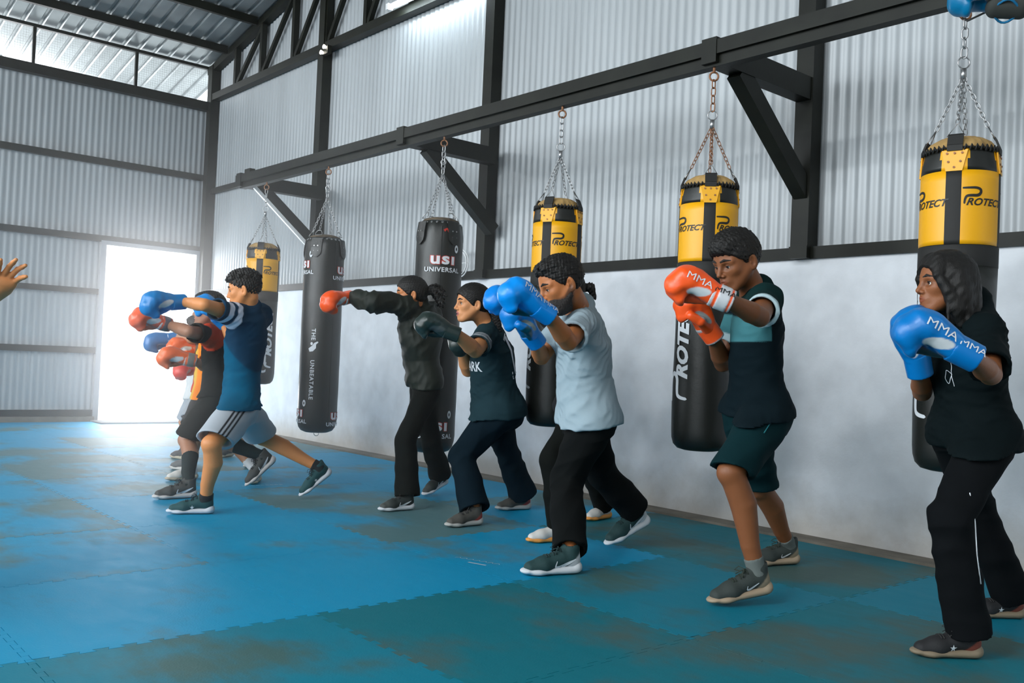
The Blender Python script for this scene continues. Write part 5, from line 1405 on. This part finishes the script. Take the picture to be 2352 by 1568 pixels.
def zip2(tr, J, H):
    b = bvh_of(tr); n = V3((-0.45, -0.85, 0)); n = unit(n); P = []
    for t in (0.06, 0.14, 0.24, 0.34):
        q = lerp(J['hipL'], J['knL'], t) + V3((-0.03, 0, 0)); h = b.ray_cast(Vector(q + n * 0.3), Vector(-n))
        if h[0]: P.append(V3(h[0]) + n * 0.002)
    mb = MB(); mb.tube(P, 0.003, n=5); mb.build('pocket_zip', mat_cached('zip_teal', (0.01, 0.16, 0.18)), tr, smooth=True)
person('P2', 'young man in dark teal tee and shorts holding up orange gloves, beside the nearest bracket', dict(
    s=1.03, res=0, hy=12, hp=-22, hr=0, hs=1.11, tone=(0.23, 0.080, 0.029), stubble=0.12, lid=0.36, gz=-0.35, hair=hair_short(front=0.05, top=0.022, grow=0.010, fringe=0.030, wave=0.0022),
    shoe=dict(up=(0.030, 0.040, 0.036), sole=(0.36, 0.27, 0.18), out=(0.04, 0.04, 0.04), heel=(0.30, 0.24, 0.16), lace=(0.02, 0.03, 0.02), mark='tick', ms=0.55), shl=1.08,
    sock=dict(h=0.16, rgb=(0.13, 0.15, 0.14)),
    legs=dict(kind='shorts', rgb=(0.003, 0.022, 0.026), hem=0.090, w=0.98, len=0.98, more=zip2),
    top=dict(col=col2, w=0.95, hem=-0.04, sleeve=0.66, neck=0.062, sr=0.072, fold=0.006),
    glove=dict(rgb=ORANGE, cuff_rgb=ORANGE, strap=(0.60, 0.62, 0.64), edge=(0.55, 0.58, 0.6), text=('MMA', 1)), gloveR=dict(text=None, panel=(0.3, 0.33, 0.33), strap=None, edge=(0.4, 0.4, 0.4))))

# 3: the bearded man
def beard(root, J, H, body, near):
    q = [ell((0.036, 0, -0.068), (0.066, 0.060, 0.056), H, 0.01), cap(H.p((0.0, 0.060, -0.045)), H.p((0.058, 0.030, -0.092)), 0.020, 0.022, 0.02), cap(H.p((0.0, -0.060, -0.045)), H.p((0.058, -0.030, -0.092)), 0.020, 0.022, 0.02),
         ell((0.083, 0, -0.089), (0.020, 0.028, 0.020), H, 0.02), cap(H.p((0.099, -0.012, -0.0435)), H.p((0.099, 0.012, -0.0435)), 0.0052, 0.0052, 0.006), cap(H.p((0.097, 0.014, -0.046)), H.p((0.084, 0.030, -0.066)), 0.006, 0.006, 0.006), cap(H.p((0.097, -0.014, -0.046)), H.p((0.084, -0.030, -0.066)), 0.006, 0.006, 0.006),
         ell((0.100, 0, -0.0585), (0.022, 0.019, 0.0085), H, 0.003, 's'), ell((0.085, 0, 0.0), (0.05, 0.045, 0.044), H, 0.01, 's'), ell((-0.03, 0, -0.05), (0.032, 0.1, 0.09), H, 0.01, 's'),
         ell((0.03, 0.062, 0.005), (0.05, 0.035, 0.045), H, 0.01, 's'), ell((0.03, -0.062, 0.005), (0.05, 0.035, 0.045), H, 0.01, 's')]
    d = noise_disp(5, 0.0016, 0.008)
    solid('beard', q, M['hair_mat'], root, res=0.0035, disp=d)
person('P3', 'bearded man in pale grey-blue tee and black trousers, blue gloves before his face', dict(pitchR=24,
    s=1.03, res=0, bulk=1.04, hy=24, hp=-24, hs=1.12, tone=(0.45, 0.155, 0.050), stubble=0.75, lid=0.38, gz=-0.3, hair=hair_short(front=0.01, top=0.010, grow=0.006, wave=0.0022, at=(0.086, 0, 0.078), n=(0.74, 0, -0.67)), extra=[beard],
    shoe=dict(up=(0.012, 0.045, 0.045), sole=(0.66, 0.68, 0.70), out=(0.12, 0.12, 0.12), heel=(0.60, 0.62, 0.64), lace=(0.01, 0.03, 0.03), mark='tick'), shl=1.1,
    legs=dict(kind='pants', rgb=(0.005, 0.006, 0.006), hem=0.082, w=1.04, len=0.97, fold=0.009),
    top=dict(rgb=(0.33, 0.42, 0.465), w=1.09, hem=-0.07, flare=0.012, belly=1.05, sleeve=0.74, neck=0.062, sr=0.078, fold=0.011, lam=0.09),
    glove=dict(rgb=(0.0, 0.26, 0.78), palm=(0.0, 0.05, 0.08), panel=None, text=('MMA', 1)), gloveR=dict(rgb=(0.0, 0.18, 0.55), text=None, panel=(0.25, 0.30, 0.30))))

# 3b: the person almost hidden behind him
def hair_tuft(root, h, H, near, seed):
    q = chainp([H.p((-0.10, 0, 0.03)), H.p((-0.15, 0.0, 0.03)), H.p((-0.175, 0, -0.03))], [0.02, 0.025, 0.012], 0.01)
    solid('ponytail', q, M['hair'], h, res=0.004, disp=noise_disp(seed, 0.004, 0.016))
person('P3b', 'person in black trousers and white orange-soled shoes, mostly hidden behind the bearded man', dict(
    s=0.93, res=2, hy=27, hp=-4, hs=0.98, tone=(0.40, 0.18, 0.09), hair=hair_pulled(hair_tuft),
    shoe=dict(up=(0.62, 0.60, 0.56), sole=(0.75, 0.30, 0.06), out=(0.6, 0.22, 0.04), toe=(0.66, 0.64, 0.6)),
    legs=dict(kind='pants', rgb=(0.006, 0.007, 0.006), hem=0.080, w=0.98, len=0.96), top=dict(rgb=(0.02, 0.02, 0.022), w=0.96),
    glove=dict(rgb=(0.0, 0.22, 0.70), panel=(0.2, 0.3, 0.35))))

# 4: the woman in the slate tee
def col4(P, c):
    base = np.tile(V3((0.013, 0.034, 0.042)), (len(P), 1))
    for t0, t1 in ((0.47, 0.52), (0.56, 0.60), (0.64, 0.70)):
        m = band(P, c['J']['shL'], c['J']['elL'], t0, t1, 0.012) + band(P, c['J']['shR'], c['J']['elR'], t0, t1, 0.012)
        base = mixc(base, np.minimum(m, 1), (0.42, 0.45, 0.47))
    return base
def print4(shirt, c):
    b = bvh_of(shirt)
    n = unit(c['lc'] * 0.75 + c['fc'] * 0.65); u = np.cross(UP, n)
    mapped('print', text_geo('ARK', 0.085, bold=0.02, step=0.015), on_surface(b, c['sp'](0.50) + n * 0.2 + c['fc'] * 0.02, u, c['up'], n, 0.003), M['white_print'], shirt)
    n = unit(-c['fc'] + c['lc'] * 0.35); u = np.cross(UP, n)
    V, F = stroke_geo([(-0.05, 0.08), (-0.018, 0.12), (-0.012, 0.02), (0.0, -0.13)], [0.02, 0.05, 0.022, 0.018])
    mapped('print', (V, F), on_surface(b, c['sp'](0.62) + n * 0.2 + c['lc'] * 0.03, u, c['up'], n, 0.003), M['white_print'], shirt)
    cc = [(-0.03, -0.12), (0.03, -0.12), (0.03, -0.16), (-0.03, -0.16), (-0.03, -0.12)]
    mapped('print', stroke_geo(cc, [0.008] * 5), on_surface(b, c['sp'](0.62) + n * 0.2 + c['lc'] * 0.03, u, c['up'], n, 0.003), M['white_print'], shirt)
person('P4', 'woman in slate grey tee with white sleeve stripes, punching forward in black gloves', dict(
    s=0.97, res=0, bulk=1.20, seat=1, hy=22, hp=-2, hs=1.0, tone=(0.64, 0.27, 0.11), mouth=0.010, lid=0.15, jaw=1.02, arm=1.12, lip=(0.40, 0.12, 0.10), hair=hair_pulled(tail_low, grow=0.012),
    shoe=dict(up=(0.075, 0.070, 0.060), sole=(0.42, 0.42, 0.40), out=(0.06, 0.06, 0.05), heel=(0.4, 0.06, 0.05)), shl=1.0,
    legs=dict(kind='pants', rgb=(0.003, 0.010, 0.016), hem=0.098, w=1.02, len=0.97, fold=0.008),
    top=dict(col=col4, w=1.0, hem=-0.08, flare=0.012, belly=1.08, sleeve=0.72, neck=0.058, sr=0.074, fold=0.008, more=print4),
    glove=dict(rgb=(0.018, 0.030, 0.026), panel=(0.05, 0.06, 0.06), l=0.95)))

# 5: the girl in the jacket
person('P5', 'person in dark olive jacket with curly ponytail jabbing an orange glove at the black bag', dict(pitchR=18,
    s=0.93, res=0, bulk=0.92, hy=30, hp=-4, hs=0.98, tone=(0.55, 0.21, 0.075), lid=0.35, jaw=0.93, neckw=0.85, hair=hair_pulled(curls, grow=0.010),
    shoe=dict(up=(0.025, 0.032, 0.030), sole=(0.60, 0.62, 0.65), out=(0.05, 0.05, 0.05), toe=(0.06, 0.065, 0.06), lace=(0.03, 0.03, 0.03), mark='tick', ms=0.8), shl=1.03,
    legs=dict(kind='pants', rgb=(0.006, 0.007, 0.006), hem=0.092, w=0.98, len=0.98),
    top=dict(name='jacket', mat='shell', rgb=(0.014, 0.018, 0.013), w=1.32, hem=0.02, flare=-0.012, sleeve=2, fold=0.013, lam=0.10, neck=0.062),
    glove=dict(rgb=ORANGE, edge=(0.65, 0.66, 0.68), panel=(0.65, 0.66, 0.68), l=0.93), gloveR=dict(l=0.85)))

# 6: the boy in the blue tee
def col6(P, c):
    base = np.tile(V3((0.006, 0.040, 0.085)), (len(P), 1))
    h = (P - c['sp'](0)) @ c['up'] / np.linalg.norm(c['sp'](1) - c['sp'](0)); fr = (P - c['sp'](0.5)) @ c['fc']
    base = mixc(base, sstep(0.02, -0.02, h - 0.55 - fr * 1.6), (0.0, 0.085, 0.165))
    for t0, t1 in ((-0.05, 0.13), (0.24, 0.42)):
        base = mixc(base, band(P, c['J']['shL'], c['J']['elL'], t0, t1, 0.015), (0.76, 0.79, 0.90))
    return base
def stripes6(P, J):
    c = np.tile(V3((0.42, 0.46, 0.50)), (len(P), 1))
    for S, sg in (('L', 1),):
        a = J['hip' + S]; k = J['kn' + S]; ax = unit(k - a); n = unit(V3((-0.35, -0.94, 0.0))); u = unit(np.cross(ax, n))
        d = (P - a) @ u; out = (P - a) @ n
        for o in (-0.036, -0.012, 0.012):
            c = mixc(c, sstep(0.0078, 0.0040, np.abs(d - o - 0.012)) * sstep(0.0, 0.02, out), (0.012, 0.014, 0.016))
    return c
person('P6', 'boy with curly hair in a blue tee with white shoulder stripes and grey striped shorts', dict(pitchR=38,
    s=1.0, res=0, bulk=0.98, hy=36, hp=-10, hs=1.0, tone=(0.66, 0.255, 0.085), lid=0.4, arm=0.95, hair=hair_curly,
    shoe=dict(up=(0.005, 0.055, 0.060), sole=(0.60, 0.62, 0.66), out=(0.10, 0.12, 0.12), lace=(0.01, 0.03, 0.035), mark='star'),
    sock=dict(h=0.12, rgb=(0.012, 0.014, 0.016)),
    legs=dict(kind='shorts', col=stripes6, res=0.0045, hem=0.108, w=1.02, len=0.90, fold=0.009),
    top=dict(col=col6, w=1.03, hem=-0.02, flare=0.005, sleeve=0.60, sr=0.072, fold=0.008),
    glove=dict(rgb=(0.01, 0.20, 0.52), panel=(0.66, 0.66, 0.66)), gloveR=dict(rgb=(0.0, 0.27, 0.75))))

# 7-10: the others behind him
def col7(P, c):
    base = np.tile(V3((0.010, 0.012, 0.011)), (len(P), 1))
    return mixc(base, band(P, c['J']['shL'], c['J']['elL'], -0.35, 0.36, 0.03), (0.60, 0.055, 0.015))
person('P7', 'person in black tee with orange sleeve panel and high black socks, behind the blue tee', dict(pitchR=44,
    s=1.0, res=1, hy=30, hp=-2, hs=1.0, tone=(0.36, 0.17, 0.10), mouth=0.01, hair=hair_short(top=0.02),
    shoe=dict(up=(0.055, 0.055, 0.050), sole=(0.55, 0.52, 0.50), out=(0.08, 0.07, 0.06), lace=(0.02, 0.02, 0.02), mark='tick'), shl=1.05,
    sock=dict(h=0.62, rgb=(0.010, 0.018, 0.018)),
    legs=dict(kind='shorts', rgb=(0.014, 0.016, 0.014), hem=0.100, w=1.0, len=0.92), top=dict(col=col7, w=1.0, hem=-0.06, sleeve=0.75),
    glove=dict(rgb=(0.85, 0.14, 0.06), strap=(0.16, 0.14, 0.15), edge=(0.72, 0.62, 0.62)), gloveR=dict(skip=True)))
def col8(P, c):
    base = np.tile(V3((0.85, 0.24, 0.02)), (len(P), 1))
    return mixc(base, sstep(0.07, 0.09, (P - c['sp'](0.5)) @ c['fc']), (0.70, 0.42, 0.06))
person('P8', 'person in bright orange and yellow tee and white shoes, half hidden behind the black tee', dict(
    s=0.93, res=2, hy=30, hs=0.95, tone=(0.35, 0.16, 0.08), hair=hair_short(),
    shoe=dict(up=(0.62, 0.60, 0.56), sole=(0.45, 0.38, 0.28)), legs=dict(kind='shorts', rgb=(0.03, 0.03, 0.03), hem=0.10, len=0.9),
    sock=dict(h=0.3, rgb=(0.6, 0.6, 0.6)), top=dict(col=col8, w=1.05, hem=-0.10),
    glove=dict(rgb=(0.90, 0.15, 0.03), strap=(0.20, 0.20, 0.18), edge=(0.5, 0.5, 0.5))))
person('P9', 'person in red tee jabbing a blue glove with white bands, behind the orange tee', dict(
    s=1.0, res=2, hy=30, hs=0.95, tone=(0.50, 0.25, 0.14), hair=hair_short(),
    shoe=dict(up=(0.10, 0.10, 0.10), sole=(0.5, 0.48, 0.45)), legs=dict(kind='shorts', rgb=(0.30, 0.33, 0.36), hem=0.10, len=0.9),
    top=dict(rgb=(0.55, 0.05, 0.02), w=1.0, hem=-0.06), glove=dict(rgb=(0.02, 0.16, 0.42), panel=None, edge=(0.7, 0.72, 0.75)), gloveR=dict(skip=True)))
person('P10', 'farthest person in white tee and grey shorts, small gloves showing under the orange ones', dict(
    s=0.9, res=2, hy=30, hs=0.92, tone=(0.45, 0.22, 0.12), hair=hair_short(),
    shoe=dict(up=(0.06, 0.06, 0.06), sole=(0.45, 0.40, 0.30)), legs=dict(kind='shorts', rgb=(0.35, 0.38, 0.42), hem=0.10, len=0.9),
    top=dict(rgb=(0.62, 0.64, 0.64), w=1.05, hem=-0.08), glove=dict(rgb=(0.75, 0.06, 0.04), l=0.9), gloveR=dict(rgb=(0.10, 0.20, 0.35))))
# ---- the instructor: only the raised hand reaches into the photograph
JOINTS['P0'] = {'hip': (0.396, 4.038, 0.90), 'neck': (0.42, 4.03, 1.42), 'head': (0.46, 4.02, 1.56), 'hipL': (0.396, 4.13, 0.90), 'hipR': (0.396, 3.94, 0.90),
    'shL': (0.43, 4.21, 1.37), 'shR': (0.45, 3.86, 1.37), 'elL': (0.43, 4.30, 1.09), 'wrL': (0.56, 4.22, 0.89), 'glL': (0.66, 4.18, 0.80),
    'elR': (0.56, 3.86, 1.115), 'wrR': (0.757, 3.738, 1.139), 'glR': (0.80, 3.70, 1.19), 'knL': (0.43, 4.15, 0.49), 'knR': (0.44, 3.93, 0.49),
    'anL': (0.36, 4.16, 0.09), 'anR': (0.37, 3.93, 0.09), 'toeL': (0.57, 4.17, 0.02), 'toeR': (0.58, 3.92, 0.02)}
hq = [cap((0.757, 3.738, 1.139), (0.785, 3.690, 1.190), 0.026, 0.034, 0.02, flat=((0.75, 0.25, -0.6), 0.8)), cap((0.770, 3.680, 1.212), (0.815, 3.672, 1.200), 0.019, 0.018, 0.025)]
for kk_, mm_, tt_ in (((0.767, 3.674, 1.222), (0.768, 3.652, 1.250), (0.767, 3.622, 1.276)), ((0.788, 3.669, 1.227), (0.799, 3.636, 1.258), (0.808, 3.590, 1.279)),
                      ((0.808, 3.665, 1.222), (0.824, 3.630, 1.249), (0.838, 3.586, 1.262)), ((0.822, 3.667, 1.204), (0.836, 3.638, 1.219), (0.846, 3.604, 1.224))):
    hq += chainp([kk_, mm_, lerp(mm_, tt_, 0.55), tt_], [0.0105, 0.0092, 0.0085, 0.0068], 0.006)
hq += chainp([(0.765, 3.715, 1.160), (0.742, 3.685, 1.185), (0.730, 3.650, 1.215), (0.728, 3.628, 1.235)], [0.014, 0.012, 0.0105, 0.008], 0.012)
LF = Frame((0.60, 4.21, 0.85), (0.45, -0.15, -0.85), (0.3, 0.9, 0.1))
lq_ = [cap((0.56, 4.22, 0.89), LF.p((0.055, 0, 0)), 0.026, 0.034, 0.02, flat=(LF.z, 0.7))]
for i_, y_ in enumerate((-0.030, -0.010, 0.010, 0.028)):
    ln = (0.072, 0.080, 0.074, 0.060)[i_]; lq_ += chainp([LF.p((0.07, y_, 0)), LF.p((0.07 + ln * 0.5, y_ * 1.1, -0.008)), LF.p((0.07 + ln * 0.9, y_ * 1.1, -0.028))], [0.010, 0.009, 0.0075], 0.005)
lq_ += chainp([LF.p((0.02, -0.03, 0)), LF.p((0.05, -0.055, -0.01)), LF.p((0.085, -0.058, -0.02))], [0.013, 0.011, 0.009], 0.01)
person('P0', 'person off the left edge, only a raised open hand showing before the far wall', dict(
    s=1.0, res=2, hy=186, hs=1.0, tone=(0.66, 0.27, 0.10), hair=hair_short(), shoe=dict(up=(0.03, 0.03, 0.03)),
    legs=dict(kind='pants', rgb=(0.02, 0.02, 0.025), hem=0.08), top=dict(rgb=(0.25, 0.26, 0.27), sleeve=0.7),
    glove=dict(rgb=BLUE, skip=True), hand=(hq + lq_, (V3((0.70, 3.54, 1.115)), V3((0.90, 3.77, 1.32)), 0.0028))))

# ---- spare glove hung on the chain of the nearest bag
gr = empty('boxing_glove', (4.10, 1.75, 2.55), 'blue and dark glove hung on the top chain of the nearest bag', 'boxing glove')
def spare(root):
    W = V3(SPARE[0]); G = V3(SPARE[1]); F = Frame(W, G - W, (0.55, 0.45, 0.75), 1.0)
    g = glove(root, 'padding', W, G, 1, (0.0, 0.16, 0.34), cuff_rgb=(0.05, 0.055, 0.05), panel=None, palm=(0.06, 0.065, 0.058), zdir=(0.45, 0.35, 0.8), res=0.0045)
    F = Frame(W, G - W, (0.45, 0.35, 0.8), 1.0)
    q = [cap(F.p((-0.075, 0, -0.03)), F.p((0.02, 0, -0.045)), 0.040, 0.036, 0.02, flat=(F.y, 1.3)), cap(F.p((-0.09, 0, -0.03)), F.p((0.0, 0, -0.05)), 0.018, 0.012, 0.006, 's', flat=(F.y, 1.4))]
    solid('cuff_flap', q, mat_cached('glove_lining', (0.03, 0.034, 0.03)), g, res=0.0045)
    mb = MB(); pts = [F.p((0.03 - 0.11 * t, 0.055 * math.sin(math.pi * t), -0.070 + 0.01 * t)) for t in np.linspace(0, 1, 10)]
    mb.tube(pts, 0.005, n=6); mb.tube([p_ - F.y * 0.11 * math.sin(math.pi * i / 9) for i, p_ in enumerate(pts)], 0.005, n=6); mb.build('piping', mat_cached('piping_blue', (0.0, 0.14, 0.30)), g, smooth=True)
    mb = MB(); mb.tube([F.p((-0.06, 0, 0.045)), (XB - 0.01, 1.80, 2.60), (XB - 0.02, 1.84, 2.63), F.p((-0.05, 0.02, 0.045))], 0.005, n=6); mb.build('hanging_strap', M['strap'], g, smooth=True)
SPARE = [(4.020, 1.600, 2.590), (3.910, 1.826, 2.640)]
spare(gr)

# ------------------------------------------------------------------ thin scattering air, added to imitate lens glow by the doorway
hm = bpy.data.materials.new('bloom_volume'); hm.use_nodes = True
ht = hm.node_tree; ht.nodes.clear()
ho = ht.nodes.new('ShaderNodeOutputMaterial'); hv = ht.nodes.new('ShaderNodeVolumeScatter')
hv.inputs['Color'].default_value = (1, 0.97, 0.95, 1)
hv.inputs['Density'].default_value = 0.020; hv.inputs['Anisotropy'].default_value = 0.85
ht.links.new(hv.outputs[0], ho.inputs['Volume'])
mb = MB(); mb.box((0.6, 4.0, 0.004), (5.08, 12.5, 2.62))
bloom_haze = mb.build('bloom_haze', hm, origin=(0, 8, 0.004))
tag(bloom_haze, 'thin scattering air added to imitate lens glow around the open doorway', 'bloom_haze', kind='stuff')
